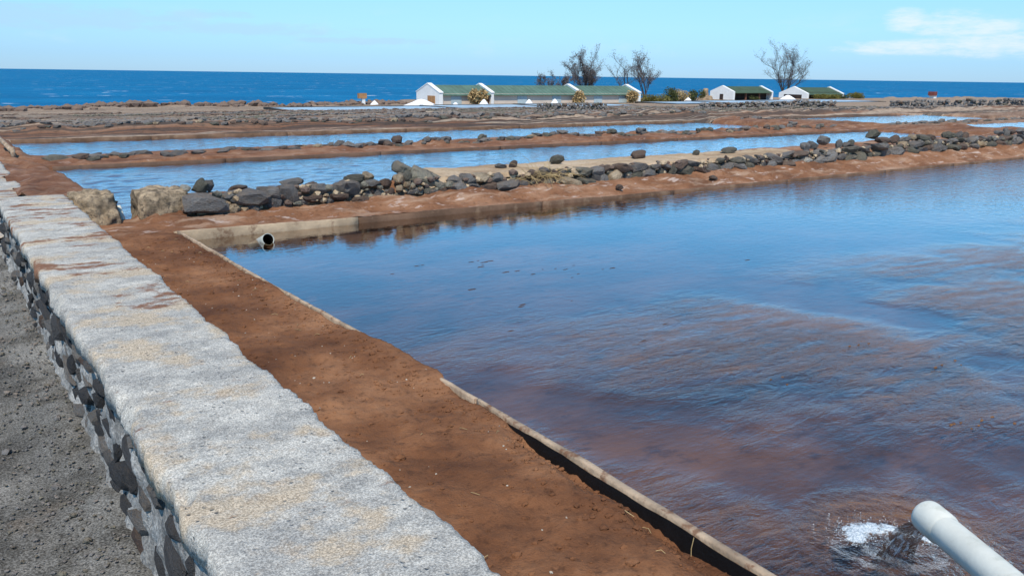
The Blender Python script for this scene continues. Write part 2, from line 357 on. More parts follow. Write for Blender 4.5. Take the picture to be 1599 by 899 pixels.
MT = dict(
    cap=m_concrete_cap(), mortar=m_mortar(), path=m_path(),
    basalt=m_rock('grey_basalt', (0.125, 0.122, 0.122), (0.28, 0.268, 0.255), (0.22, 0.19, 0.165)),
    dark=m_rock('dark_wall_basalt', (0.045, 0.047, 0.052), (0.105, 0.105, 0.11), (0.075, 0.072, 0.072), dusty=0.12),
    olive=m_rock('olive_grey_stone', (0.13, 0.125, 0.095), (0.20, 0.185, 0.145), (0.10, 0.095, 0.08), dusty=0.25),
    brown=m_rock('brown_stone', (0.13, 0.085, 0.065), (0.20, 0.135, 0.10), (0.09, 0.07, 0.065)),
    tan=m_rock('tan_caliche_stone', (0.44, 0.33, 0.21), (0.58, 0.46, 0.32), (0.33, 0.24, 0.15), dusty=0.15),
    pale=m_rock('pale_stone', (0.55, 0.50, 0.42), (0.60, 0.56, 0.48), (0.45, 0.40, 0.33), dusty=0.1),
    block=m_plain('crumbling_tan_concrete', (0.33, 0.25, 0.165), 0.95, 0.6, 11.0, 1.0, 0.15, dirt=((0.085, 0.07, 0.055), 0.85)),
    soil=m_soil('red_soil', (0.095, 0.040, 0.020), (0.185, 0.081, 0.038), (0.29, 0.142, 0.072)),
    bank=m_soil('salt_crusted_bank_soil', (0.14, 0.064, 0.034), (0.225, 0.104, 0.053), (0.31, 0.165, 0.095), salt=0.62),
    bank2=m_soil('red_bank_soil', (0.12, 0.055, 0.032), (0.20, 0.092, 0.050), (0.27, 0.15, 0.09), salt=0.25),
    bank3=m_soil('dry_tan_bank_soil', (0.13, 0.075, 0.05), (0.225, 0.135, 0.088), (0.32, 0.215, 0.145), salt=0.45),
    captan=m_soil('tan_crust', (0.30, 0.20, 0.12), (0.43, 0.31, 0.195), (0.52, 0.40, 0.28), salt=0.2),
    far=m_far_ground(),
    water1=m_water('shallow_pool_water', 'near'), water2=m_water('rippled_pool_water', 'far', (0.75, 0.72, 0.7)),
    bed1=m_bed('red_brown_pool_bed', (0.078, 0.044, 0.028), (0.145, 0.076, 0.043), (0.23, 0.125, 0.070)),
    sea=m_sea(),
    plank=m_plain('weathered_plank', (0.40, 0.30, 0.21), 0.85, 0.35, 6.0, 0.6, 0.2, dirt=((0.16, 0.075, 0.04), 0.85)),
    edge=m_plain('stained_edge_board', (0.40, 0.30, 0.20), 0.85, 0.3, 3.0, 0.6, 0.2, dirt=((0.13, 0.07, 0.042), 0.8)),
    edgebrown=m_plain('brown_stained_board', (0.15, 0.088, 0.056), 0.85, 0.35, 2.5, 0.6, 0.2, dirt=((0.26, 0.18, 0.12), 0.45)),
    edgedark=m_plain('dark_wet_board', (0.12, 0.07, 0.045), 0.7, 0.3, 2.0, 0.5, 0.3, dirt=((0.05, 0.035, 0.03), 0.7)),
    liner=m_plain('black_liner', (0.006, 0.006, 0.007), 0.6, 0.3, 12, 0.4, 0.25),
    pvc=m_plain('white_pvc', (0.67, 0.655, 0.57), 0.5, 0.10, 7.0, 0.08, 0.4, obj=True, dirt=((0.46, 0.45, 0.36), 0.5)),
    pvcg=m_plain('grey_pvc', (0.40, 0.42, 0.38), 0.5, 0.15, 6.0, 0.1, 0.3, obj=True, dirt=((0.18, 0.10, 0.06), 0.5)),
    inside=m_plain('painted_bore_shade', (0.012, 0.011, 0.010), 0.9, 0.1, 5, 0, 0.05),  # near black: the shade inside the pipes is put into the colour
    foam=m_plain('water_foam', (0.58, 0.64, 0.68), 0.45, 0.1, 40, 0.3, 0.4),
    white=m_plain('whitewash', (0.80, 0.79, 0.76), 0.9, 0.06, 0.8, 0.2, 0.2, dirt=((0.66, 0.62, 0.56), 0.35)),
    cream=m_plain('cream_plaster', (0.63, 0.53, 0.44), 0.9, 0.08, 0.6, 0.2, 0.2, dirt=((0.54, 0.44, 0.36), 0.4)),
    roof=m_plain('green_roof', (0.10, 0.165, 0.125), 0.75, 0.2, 0.5, 0.2, 0.3),
    roofd=m_plain('dark_green_roof', (0.065, 0.10, 0.06), 0.7, 0.16, 0.5, 0.2, 0.3),
    door=m_plain('blue_grey_door', (0.42, 0.50, 0.52), 0.6, 0.08, 1.0, 0.1, 0.3),
    wood=m_plain('orange_brown_door', (0.42, 0.22, 0.10), 0.8, 0.2, 2.0, 0.2, 0.2),
    brick=m_plain('red_brown_wall', (0.20, 0.085, 0.055), 0.9, 0.3, 1.6, 0.4, 0.2, dirt=((0.30, 0.16, 0.10), 0.6)),
    dark_door_shade=m_plain('dark_door_and_painted_shade', (0.055, 0.040, 0.035), 0.9, 0.2, 1.0, 0.2, 0.1),  # dark gable door; on the front walls the colour paints in veranda shade
    salt=m_plain('heaped_salt', (0.86, 0.86, 0.86), 0.9, 0.04, 2.0, 0.5, 0.2),
    saltpan=m_plain('pale_brine', (0.40, 0.47, 0.52), 0.35, 0.3, 0.15, 0.1, 0.4, dirt=((0.26, 0.22, 0.18), 0.7)),
    rim=m_plain('black_pan_rim', (0.05, 0.048, 0.045), 0.9, 0.3, 1.0, 0.4, 0.2),
    bark=m_plain('dark_bark', (0.085, 0.068, 0.062), 0.95, 0.2, 4, 0.4, 0.1),
    needles=m_plain('grey_brown_foliage', (0.15, 0.128, 0.122), 0.9, 0.45, 1.2, 0.1, 0.1),
    bushy=m_plain('yellow_green_foliage', (0.17, 0.155, 0.045), 0.9, 0.45, 1.2, 0.1, 0.1),
    bushg=m_plain('olive_foliage', (0.085, 0.095, 0.035), 0.9, 0.45, 1.2, 0.1, 0.1),
    straw=m_plain('dry_straw', (0.47, 0.35, 0.18), 0.9, 0.4, 2.0, 0.3, 0.1),
    straw2=m_plain('dry_brown_fronds', (0.50, 0.35, 0.17), 0.9, 0.5, 2.0, 0.3, 0.1),
    post=m_plain('weathered_post', (0.35, 0.25, 0.16), 0.9, 0.3, 2, 0.4, 0.1),
    redroof=m_plain('dark_red_top', (0.20, 0.06, 0.05), 0.8, 0.2, 2, 0.2, 0.2),
    algae=m_plain('floating_algae', (0.075, 0.055, 0.050), 0.8, 0.3, 20, 0.3, 0.2),
    ochre=m_plain('ochre_algae_lump', (0.22, 0.105, 0.040), 0.85, 0.4, 25, 0.6, 0.2),
)

# ------------------------------------------------------------------ rocks
def rock_mesh(name, seed, sub=2, sharp=9, flat=1.0, m=None, cut=(0.42, 0.80)):
    r = np.random.default_rng(seed); bm = bmesh.new(); bmesh.ops.create_icosphere(bm, subdivisions=sub, radius=1.0)
    me = bpy.data.meshes.new(name); bm.to_mesh(me); bm.free()
    V = np.array([v.co[:] for v in me.vertices]); D = V / np.linalg.norm(V, axis=1)[:, None]
    N = r.normal(size=(sharp, 3)); N /= np.linalg.norm(N, axis=1)[:, None]; d = r.uniform(*cut, sharp)
    ax = np.concatenate([np.eye(3), -np.eye(3)]) + r.normal(size=(6, 3)) * .24; ax /= np.linalg.norm(ax, axis=1)[:, None]
    N = np.concatenate([N, ax]); d = np.concatenate([d + .10, r.uniform(.66, .90, 6)])
    t = np.full(len(D), 1.15)
    for nn, dd in zip(N, d):
        c = D @ nn; ok = c > 0.05; t[ok] = np.minimum(t[ok], dd / c[ok])
    t = np.minimum(t, 1.25); V = D * t[:, None]
    V *= (1 + 0.11 * fbm(V[:, 0] * 1.8 + seed, V[:, 1] * 1.8, V[:, 2] * 1.8, 3))[:, None]
    V /= np.abs(V).max(0)[None, :]; V[:, 2] *= flat
    me.vertices.foreach_set('co', V.ravel()); me.polygons.foreach_set('use_smooth', np.ones(len(me.polygons), bool)); me.update()
    try: me.set_sharp_from_angle(angle=R(22))
    except Exception: pass
    if m: me.materials.append(m)
    return me
ROCK = {}
for k, mk in (('dark', 8), ('basalt', 12), ('olive', 6), ('brown', 6), ('tan', 5), ('pale', 3)):
    ROCK[k] = [rock_mesh('stone', 100 + 17 * i + len(k), 2, 9 + i % 6, m=MT[k], cut=(.62, .95) if k == 'dark' else (.42, .80)) for i in range(mk)]
    ROCK[k + '_s'] = [rock_mesh('stone', 700 + 17 * i + len(k), 1, 8, m=MT[k]) for i in range(max(3, mk // 2))]
def stone(name, kind, loc, half, rot=(0, 0, 0), parent=None, idx=None):
    lst = ROCK[kind]; o = bpy.data.objects.new(name, lst[idx % len(lst)] if idx is not None else random.choice(lst))
    o.location = loc; o.scale = half; o.rotation_euler = rot
    return link(o, parent)
_ICO = None
def rubble(name, spots, m, label=None):
    """many small stones in one mesh; spots = (x,y,z,hx,hy,hz)"""
    global _ICO
    if _ICO is None:
        bm = bmesh.new(); bmesh.ops.create_icosphere(bm, subdivisions=1, radius=1.0); bm.verts.ensure_lookup_table()
        _ICO = (np.array([v.co[:] for v in bm.verts]), np.array([[v.index for v in f.verts] for f in bm.faces])); bm.free()
    S = np.array(spots); n = len(S); v, f = _ICO
    J = 1 + RNG.uniform(-0.28, 0.28, size=(n, len(v), 1)); a = RNG.uniform(0, 6.28, n)
    q = v[None] * J; c, s = np.cos(a)[:, None], np.sin(a)[:, None]
    q = np.stack([q[..., 0] * c - q[..., 1] * s, q[..., 0] * s + q[..., 1] * c, q[..., 2]], -1) * S[:, None, 3:6] + S[:, None, :3]
    F = f[None] + (np.arange(n) * len(v))[:, None, None]
    o = mesh_np(name, q.reshape(-1, 3), F.reshape(-1, 3), m, None, False); o['kind'] = 'stuff'
    if label: o['label'] = label
    return o

# ================================================================== SETTING
# sea, to the horizon
S = 45000.0
yy = np.array([-200, 60, 110, 140, 200, 400, 1000, 4000, 15000, S]); xx = np.array([-S, -4000, -500, 0, 200, 600, 2000, 8000, S])
X, Y = np.meshgrid(xx, yy); tag(grid('sea', X, Y, np.full(X.shape, -9.0), MT['sea']), kind='structure')

def berm_wig(x, k): return 0.22 * perlin(x * 0.11 + k * 7.3, k * 3.1) + 0.06 * perlin(x * 0.5, k * 1.7)
BERMS = [(26.6, .30, .55), (29.0, .32, .5), (33.6, .34, .6), (36.6, .30, .6), (40.5, .38, .7), (45.5, .32, .8), (51, .30, .9), (57, .32, 1.0), (64, .30, 1.0), (72, .30, 1.2), (81, .25, 1.3), (90, .2, 1.4)]
# carved pools: x0,x1,y0,y1,water z
POOLS = [(1.68, 26.6, 9.9, 16.35, 0.0), (1.66, 27.2, 19.3, 24.6, -0.15), (32.6, 46.2, 19.6, 25.4, -0.16), (31.2, 62, 10.5, 17.0, 0.0),
         (6.0, 17.0, 30.6, 31.9, -0.42)]
def base_h(y): return np.interp(y, [0, 9, 17, 20, 26, 32, 45, 60, 85, 105, 118, 160], [.3, .3, .04, .0, -.06, -.36, -0.95, -1.50, -2.42, -2.97, -3.08, -3.1])
def coast(x): return np.interp(x, [-60, 0, 16, 24, 38, 42, 55, 66, 76, 200, 215, 275, 285, 420], [114, 115, 118, 126, 125, 119, 124, 128, 145, 146, 133, 134, 124, 118]) + 1.6 * perlin(x * 0.23, 4.4) + 0.7 * perlin(x * 0.9, 1.2)
def H(x, y):
    z = base_h(y) + 0.05 * fbm(x * 0.35, y * 0.8, 0.3, 4) + 0.025 * fbm(x * 2.1, y * 2.6, 5.3, 3)
    for k, (y0, h, wd) in enumerate(BERMS):
        mk = np.abs(y - y0) < 1.0 + 2.6 * wd
        if not mk.any(): continue
        xm, ym = x[mk], y[mk]; d = (ym - y0 - berm_wig(xm, k)) / wd
        gaps = sst(perlin(xm * 0.07 + k * 5, k * 9.1), -0.55, -0.30)
        z[mk] += (h if y0 < 30 else h * .5) * gaps * np.exp(-d * d) * (0.8 + 0.5 * fbm(xm * 0.9, ym * 0.9, k, 3)) * (1 - 0.8 * sst(xm, 82, 100) * sst(ym, 42, 50))
    # banks between the first pools
    z = z + (0.05 + .06 * sst(x, 4, 14)) * np.exp(-((y - 17.55) / 0.55) ** 2) * (1 + 1.3 * fbm(x * 0.9, y * 1.4, 2, 4)) * sst(x, 1.2, 1.8) * (1 - sst(x, 26, 29))
    # cross bank
    z = z + 0.10 * np.exp(-((x - 28.6) / 1.0) ** 2) * (1 - sst(y, 30, 34)) * (1 + fbm(x * .8, y * .8, 3, 3))
    # soil tongue beside the lower wall
    z = z + sst(x, 1.75, 1.3) * sst(y, 9, 10.5) * (1 - sst(y, 26, 30)) * (0.06 + 0.12 * fbm(x * 2.2, y * 0.9, 8, 3))
    for (x0, x1, y0, y1, wz) in POOLS:
        e = 0.12
        wob = 0.10 * perlin(x * 0.7, y * 0.7, 3.3)
        ins = sst(x + wob * .4, x0 - e, x0 + e * 0.6) * (1 - sst(x + wob, x1 - e * .6, x1 + e * 3)) * sst(y + wob, y0 - e * 2, y0 + e) * (1 - sst(y, y1 - .05, y1 + .05))
        z = z * (1 - ins) + (wz - 0.14 + 0.03 * perlin(x * .5, y * .5)) * ins
    # coast
    c = coast(x); z = z + 0.5 * np.maximum(0, fbm(x * 0.22, y * 0.22, 9, 4)) * sst(y, c - 9, c - 2) * (1 - sst(x, 60, 70) * (1 - sst(x, 205, 225)))
    z = z - 8.5 * sst(y, c, c + 7)
    return z
def bank1_h(x, y):
    """soil of the first bank, between the near pool and the second pool"""
    r = sst(x, 9, 17)
    edge = 0.280 - 0.052 * sst(x, 2.0, 8.0)
    front = edge + (0.045 + 0.070 * sst(x, 3.6, 5.0) + 0.055 * r) * sst(y, 7.72, 8.42) + 0.045 * fbm(x * 1.8, y * 2.8, 1, 5, .58) * sst(y, 7.70, 7.95) + 0.009 * fbm(x * 9, y * 9, 2, 3)
    top = 0.485 + 0.04 * r + 0.025 * fbm(x * 1.3, y * 2, 4, 4)
    z = front + (top - front) * sst(y + .025 * perlin(x * 2.3, 7.7), 8.43, 8.53)
    back = 8.78 + .70 * sst(x, 4.3, 5.4)
    z = z - 0.75 * sst(y + 0.06 * perlin(x * 1.1, 2.2), back, back + .45)
    # flat soil corner left of the sluice and the sluice gap itself
    lf = sst(x, 1.72, 1.52)
    corner = 0.285 + 0.02 * fbm(x * 2.2, y * 2.2, 6, 4) + 0.006 * fbm(x * 11, y * 11, 2, 3)
    z = z * (1 - lf) + lf * (corner - 0.62 * sst(y, 8.62, 9.1) * sst(x, 1.34, 1.42))
    return z

# ground patches
xs = np.concatenate([np.arange(1.0, 3.0, .025), np.arange(3.0, 12, .045), np.arange(12, 28.4, .09)]); ys = np.arange(7.70, 10.31, .035)
X, Y = np.meshgrid(xs, ys); Z = bank1_h(X, Y)
tag(grid('soil_bank', X, Y, Z, MT['bank']), kind='structure')
xs = np.concatenate([np.arange(0.8, 3, .05), np.arange(3, 29.5, .11)]); ys = np.concatenate([np.arange(10.2, 16.0, .25), np.arange(16.0, 19.8, .05), np.arange(19.8, 24.2, .25)])
X, Y = np.meshgrid(xs, ys); tag(grid('soil_bank', X, Y, H(X, Y), MT['bank2']), kind='structure')
xs = np.concatenate([np.arange(27.5, 60, .2), np.arange(60, 140, .8)]); ys = np.concatenate([np.arange(5.5, 14, .15), np.arange(14, 24.6, .12)])
X, Y = np.meshgrid(xs, ys); tag(grid('soil_bank', X, Y, H(X, Y) - .01, MT['bank3']), kind='structure')
xs = np.concatenate([np.arange(-40, 0, 1.2), np.arange(0, 60, .28), np.arange(60, 130, .6), np.arange(130, 400, 1.6)])
ys = [24.1]
while ys[-1] < 165: ys.append(ys[-1] + 0.13 + 0.0042 * (ys[-1] - 24))
X, Y = np.meshgrid(xs, np.array(ys)); tag(grid('ground', X, Y, H(X, Y), MT['far']), kind='structure')

# path on the left of the wall
xs = np.concatenate([np.arange(-9, -1.2, .3), np.arange(-1.2, 0.52, .03)]); ys = np.concatenate([np.arange(-4, 12, .045), np.arange(12, 60, .6)])
X, Y = np.meshgrid(xs, ys)
Z = 0.018 * fbm(X * 1.1, Y * 1.1, 1, 4) + 0.006 * fbm(X * 8, Y * 8, 2, 3) + 0.05 * sst(X, 0.12, 0.46) * (0.6 + 0.5 * fbm(X * 2, Y * 2.2, 4, 3)) - np.interp(Y, [0, 12, 60], [0, 0.02, .9])
tag(grid('path', X, Y, Z, MT['path']), kind='structure')

# red soil strip between wall and near pool
def board_x(y): return np.interp(y, [-4, 0, 1.3, 2.3, 4.0, 5.8, 7.72], [1.80, 1.82, 1.845, 1.86, 1.83, 1.785, 1.735])
ys = np.concatenate([np.arange(-4, 0.6, .06), np.arange(0.6, 3.2, .009), np.arange(3.2, 7.76, .016)]); U = np.linspace(0, 1, 84) ** 0.9
def strip_z(X, Y):
    xb = board_x(Y)
    z = 0.290 + 0.022 * fbm(X * 1.7, Y * 1.4, 1, 4) + 0.010 * fbm(X * 7, Y * 7, 2, 3) + 0.0045 * np.abs(fbm(X * 26, Y * 26, 3, 3)) 
    z = z - 0.012 * (1 - sst(np.abs(X - 1.38), 0.0, 0.22)) * (0.6 + perlin(X * 2, Y * 3.1, 4))
    gap = sst(Y, 2.78, 2.30)
    lipw = 0.16 + 0.10 * fbm(Y * 2.3, 0.4, 1, 3)
    z = z - (0.058 + 0.012 * fbm(Y * 5, 1.1, 0, 3)) * gap * sst(X, xb - lipw, xb - 0.03)
    z = z + 0.014 * np.abs(fbm(X * 15, Y * 15, 9, 3)) * gap * sst(X, xb - .30, xb - .10)
    cover = sst(Y, 3.0, 3.25) * (1 - sst(Y, 3.7, 4.2)); z = z + 0.022 * cover * sst(X, xb - .3, xb)
    return z, cover
YY = np.repeat(ys[:, None], len(U), 1); xb = board_x(ys)
_, cov = strip_z(np.zeros((len(ys), 1)), ys[:, None]); xr = xb - 0.014 + (0.05 + 0.012 * fbm(ys * 4, 0.2, 1, 3)) * cov[:, 0]
XX = 0.90 + (xr[:, None] - 0.90) * U[None, :]
ZZ, _ = strip_z(XX, YY); w7 = sst(YY, 7.4, 7.72); ZZ = ZZ * (1 - w7) + bank1_h(XX, np.full_like(YY, 7.72)) * w7 * 1.0
ZZ[:, -1] -= 0.17; XX[:, -1] += 0.006
tag(grid('soil_strip', XX, YY, ZZ, MT['soil']), kind='structure')

# near pool: bed and water; other pools: water
xs = np.concatenate([np.arange(1.7, 6, .06), np.arange(6, 29, .25)]); ys = np.arange(-4, 7.95, .07); X, Y = np.meshgrid(xs, ys)
Z = 0.105 + 0.035 * fbm(X * .8, Y * 1.3, 3, 4) - 0.10 * np.exp(-((X - 2.5) ** 2 + (Y - 1.25) ** 2) / 0.08)
tag(grid('pool_bed', X, Y, Z, MT['bed1']), kind='structure')
def water(b, z, m, step=None, amp=0.0):
    if step: xs = np.arange(b[0], b[1] + step, step); ys = np.arange(b[2], b[3] + step * .3, step * .7); ys[-1] = b[3]
    else: xs = np.linspace(b[0], b[1], 8); ys = np.linspace(b[2], b[3], 6)
    X, Y = np.meshgrid(xs, ys); Z = np.full(X.shape, z)
    if amp:      # wind chop
        u = X * .94 + Y * .34; v = -X * .34 + Y * .94
        Z = Z + amp * (.5 * perlin(u * 1.3, v * 2.4, z * 9) + .8 * perlin(u * 3.2 + 5, v * 5.0, 2.2)) * (.8 + .5 * perlin(X * .3, Y * .3, 4))
    return tag(grid('pool_water', X, Y, Z, m), kind='structure')
water((1.72, 29, -4, 7.80), 0.200, MT['water1'])
for (x0, x1, y0, y1, wz) in POOLS: water((x0 - .35, x1 + .5, y0 - .35, y1 + (0.02 if x0 < 2 else .15)), wz, MT['water2'], .055 if x0 < 2 else .12, .022 if x0 < 2 else .020)
box('soil_bank', (0.9, 30, -6, -3.9, -.2, .31), MT['soil'])['kind'] = 'structure'
box('soil_bank', (28.6, 31, -6, 7.7, -.3, .33), MT['bank2'])['kind'] = 'structure'

# ================================================================== NEAR WALL
def wall_cap(name, x0, x1, zt, th, ya, yb, dy, m, parent, seed=0.0, crumble=0.02, nx=44):
    ys = np.arange(ya, yb, dy); n = len(ys)
    px = np.concatenate([[x0 + .03, x0, x0], np.linspace(x0 + .006, x1 - .006, nx), [x1, x1, x1 - .03]])
    pz = np.concatenate([[zt - th, zt - th, zt - .02], np.full(nx, zt), [zt - .02, zt - th, zt - th]])
    Xg = np.repeat(px[None], n, 0); Zg = np.repeat(pz[None], n, 0); Yg = np.repeat(ys[:, None], len(px), 1)
    jl = crumble * fbm(ys * 3.0 + seed, 0.5, seed, 6, 0.68); jr = crumble * fbm(ys * 3.4 + seed, 5.5, seed, 6, 0.72)
    t = (Xg - x0) / (x1 - x0); Xg = Xg + jl[:, None] * (1 - t) + jr[:, None] * t
    de = np.minimum(np.minimum(Xg - Xg[:, :1] + .03, Xg[:, -1:] + .03 - Xg), .08)
    top = (np.arange(len(px)) > 1) & (np.arange(len(px)) < len(px) - 2)
    Zg = Zg + top * (0.005 * fbm(Xg * 2.5, Yg * 2.5, seed, 3) + 0.0035 * fbm(Xg * 16, Yg * 22, seed + 3, 4, .65) - (0.004 + 0.016 * np.abs(fbm(Xg * 6, Yg * 6, seed, 4, .65))) * np.clip(1 - de / .035, 0, 1) ** 2)
    # crumbled bites on the path-side edge
    bite = sst(fbm(Yg * 1.3, Xg * 3.0, seed + 6, 4), 0.40, 0.62) * sst(de, .05, .0) * (t < 0.5); Zg = Zg - 0.045 * bite * top
    V = np.stack([Xg, Yg, Zg], -1).reshape(-1, 3); F = grid_faces(n, len(px), True)
    o = mesh_np(name, V, F, m, parent)
    return o
def wall_core(x0, x1, zb, zt, ya, yb, dy, parent, seed):
    ys = np.arange(ya, yb, dy); zs = np.linspace(zb, zt, 22); n = len(ys); prof = []
    Xl = np.repeat(np.full(22, x0)[None], n, 0) ; Zl = np.repeat(zs[None], n, 0); Yl = np.repeat(ys[:, None], 22, 1)
    Xl = Xl + 0.026 * fbm(Yl * 5, Zl * 7, seed, 5, .6) - 0.05 * sst(Zl, .12, -.02) * (0.5 + .5 * perlin(Yl * 3, Zl))
    Xr = np.full((n, 2), x1); Zr = np.repeat(np.array([[zt, zb]]), n, 0); Yr = np.repeat(ys[:, None], 2, 1)
    Xa = np.concatenate([Xl, Xr], 1); Ya = np.concatenate([Yl, Yr], 1); Za = np.concatenate([Zl, Zr], 1)
    V = np.stack([Xa, Ya, Za], -1).reshape(-1, 3); F = grid_faces(n, 24, True).tolist()
    F.append(list(range(23, -1, -1))); F.append([(n - 1) * 24 + k for k in range(24)])
    return mesh_np('mortar_core', V, F, MT['mortar'], parent)
wall = tag(empty('stone_wall', (0.7, 3, 0)), 'low stone wall with pale concrete top running away beside the gravel path', 'wall')
def own(o, p): o.parent = p; o.matrix_parent_inverse = Matrix.Translation(-p.location); return o
c = own(wall_cap('concrete_cap', .425, .985, .55, .085, -3, 8.80, .012, MT['cap'], None, 0.0, .017), wall)
mm = c.data; nb = 50; last = len(mm.vertices) - nb
bm = bmesh.new(); bm.from_mesh(mm); bm.verts.ensure_lookup_table(); bm.faces.new([bm.verts[last + k] for k in range(nb)]); bm.to_mesh(mm); bm.free()
own(wall_core(.448, .965, -.12, .475, -3, 8.76, .03, None, 2.0), wall)
rows = [(.045, .060), (.155, .062), (.265, .060), (.375, .055), (.455, .030)]
for (zc, hz) in rows:
    y = 0.9 + random.uniform(0, .2)
    while y < 8.6:
        L = random.choice([random.uniform(.035, .09), random.uniform(.08, .20)]) * (0.75 if zc > .42 else 1)
        if random.random() < 0.86:
            k = random.choices(['dark', 'basalt', 'brown'], [6, 4, .4])[0]
            hz2 = min(hz * random.uniform(.55, 1.15), L * 1.1)
            s = stone('stone', k, (.463 + random.uniform(-.012, .012), y + L, zc + random.uniform(-.03, .03)), (random.uniform(.035, .058), L * random.uniform(.8, 1.05), hz2), (random.uniform(-.4, .4), random.uniform(-.15, .15), random.uniform(-.12, .12)))
            own(s, wall)
        y += 2 * L + random.uniform(.0, .05)

low = tag(empty('stone_wall', (.65, 12, -.2)), 'lower continuation of the wall beyond its stepped end, far left', 'wall')
own(wall_cap('concrete_cap', .38, .93, .19, .08, 8.82, 30, .05, MT['cap'], None, 5.0, .03, 20), low)
own(wall_core(.40, .91, -.5, .12, 8.83, 30, .12, None, 7.0), low)

# ================================================================== POOL EDGING
bd = tag(empty('edge_board', (1.84, 3, .1)), 'long thin weathered plank edging between red soil and near pool', 'edging')
cuts = [-3.9, -1.6, 0.2, 2.86, 4.7, 6.3, 7.70]
for i in range(len(cuts) - 1):
    a, b = cuts[i] + .002, cuts[i + 1] - .002; n = max(8, int((b - a) / .04)); ys = np.linspace(a, b, n)
    xc = board_x(ys) + .006 * perlin(ys * .9, 2.0 + i) + random.uniform(-.004, .004); zt = .300 + .005 * fbm(ys * 3, i * 2.1, 1, 4) - (.008 if i == 4 else 0)
    th = .011 + .004 * fbm(ys * 5, 1.3 + i, 0, 3) + (.005 * sst(ys, 3.0, 1.8))
    X = np.stack([xc - th, xc - th, xc - th * .7, xc + th * .7, xc + th, xc + th], 1); Z = np.stack([zt * 0 + .02, zt - .006, zt, zt + .001, zt - .006, zt * 0 + .02], 1)
    V = np.stack([X, np.repeat(ys[:, None], 6, 1), Z], -1).reshape(-1, 3); F = grid_faces(n, 6, True).tolist(); F.append([5, 4, 3, 2, 1, 0]); F.append([(n - 1) * 6 + k for k in range(6)])
    own(mesh_np('plank', V, F, MT['plank'], None), bd)
ys = np.arange(.2, 3.02, .02); xc = board_x(ys) - .0245 - .006 * sst(ys, 2.9, 1.8); zt = .289 + .006 * fbm(ys * 4, .7, 2, 3) - .05 * sst(ys, 2.75, 3.0)
X = np.stack([xc - .004, xc, xc + .002], 1); Z = np.stack([zt * 0 + .08, zt - .01, zt], 1)
own(mesh_np('black_liner', np.stack([X, np.repeat(ys[:, None], 3, 1), Z], -1).reshape(-1, 3), grid_faces(len(ys), 3), MT['liner'], None), bd)

def edging(name, label, y0, x0, x1, ztop, zbot, m, seg, th=.03, seed=0, ang=0.0):
    e = tag(empty(name, ((x0 + x1) / 2, y0, zbot)), label, 'edging'); x = x0; i = 0
    while x < x1 - .1:
        L = min(seg * random.uniform(.8, 1.2), x1 - x); n = max(6, int(L / .12)); xs = np.linspace(x + .002, x + L - .002, n)
        yc = y0 + ang * (xs - x0) + .012 * perlin(xs * .6, seed + i * 3.0) + random.uniform(-.006, .006)
        zt = (ztop(xs) if callable(ztop) else ztop) + .006 * fbm(xs * 1.5, seed + i, 1, 3)
        V = np.stack([np.repeat(xs[:, None], 6, 1), np.stack([yc - th / 2, yc - th / 2, yc - th * .35, yc + th * .35, yc + th / 2, yc + th / 2], 1),
                      np.stack([xs * 0 + zbot, zt - .006, zt, zt, zt - .006, xs * 0 + zbot], 1)], -1).reshape(-1, 3)
        F = [f[::-1] for f in grid_faces(n, 6, True).tolist()]; F.append([0, 1, 2, 3, 4, 5]); F.append([(n - 1) * 6 + k for k in range(5, -1, -1)])
        own(mesh_np('plank', V, F, m, None), e); x += L; i += 1
edging('edge_board', 'pale stained board along the far left corner of near pool', 7.70, 1.70, 3.5, lambda x: .292 - .02 * sst(x, 2.0, 3.5), .05, MT['edge'], 1.8, .035, 3)
edging('edge_board', 'long brown board edging the stone bank along near pool', 7.712, 3.502, 26.5, lambda x: .268 - .036 * sst(x, 3.5, 8.0), .05, MT['edgebrown'], 2.6, .035, 5)
edging('edge_board', 'dark board along the far side of the second pool', 16.33, 1.7, 26.6, lambda x: .055 + 0 * x, -.15, MT['edgedark'], 3.4, .05, 8)
edging('edge_board', 'tan board along the far side of the third pool', 24.62, 1.7, 26.9, lambda x: -.06 + 0 * x, -.3, MT['edgebrown'], 4.0, .07, 14)

# ================================================================== FIRST BANK WALL
def lumpy(name, b, m, seed, amp=.03, n=12, parent=None, taper=.12):
    bm = bmesh.new(); bmesh.ops.create_cube(bm, size=2.0); bmesh.ops.subdivide_edges(bm, edges=bm.edges[:], cuts=n, use_grid_fill=True)
    x0, x1, y0, y1, z0, z1 = b
    V = np.array([v.co[:] for v in bm.verts]); r = np.linalg.norm(V, axis=1)
    V = V * (1 - .10 * sst(r, 1.25, 1.75))[:, None]
    t = (V[:, 2] + 1) / 2; sh = 1 - taper * t
    Q = np.stack([(x0 + x1) / 2 + V[:, 0] * sh * (x1 - x0) / 2, (y0 + y1) / 2 + V[:, 1] * sh * (y1 - y0) / 2, (z0 + z1) / 2 + V[:, 2] * (z1 - z0) / 2], 1)
    Nn = V / r[:, None]; d = amp * fbm(Q[:, 0] * 5 + seed, Q[:, 1] * 5, Q[:, 2] * 5, 4, .6) + amp * .5 * fbm(Q[:, 0] * 17 + seed, Q[:, 1] * 17, Q[:, 2] * 17, 3, .6)
    Q = Q + Nn * d[:, None]
    for v, q in zip(bm.verts, Q): v.co = q
    me = bpy.data.meshes.new(name); bm.to_mesh(me); bm.free(); me.polygons.foreach_set('use_smooth', np.ones(len(me.polygons), bool)); me.materials.append(m)
    return link(bpy.data.objects.new(name, me), parent)
tag(lumpy('concrete_pier', (0.99, 1.42, 8.42, 9.0, .1, .56), MT['block'], 1, .035, 18, None, .16), 'crumbling tan concrete pier left of the narrow sluice gap', 'pier')
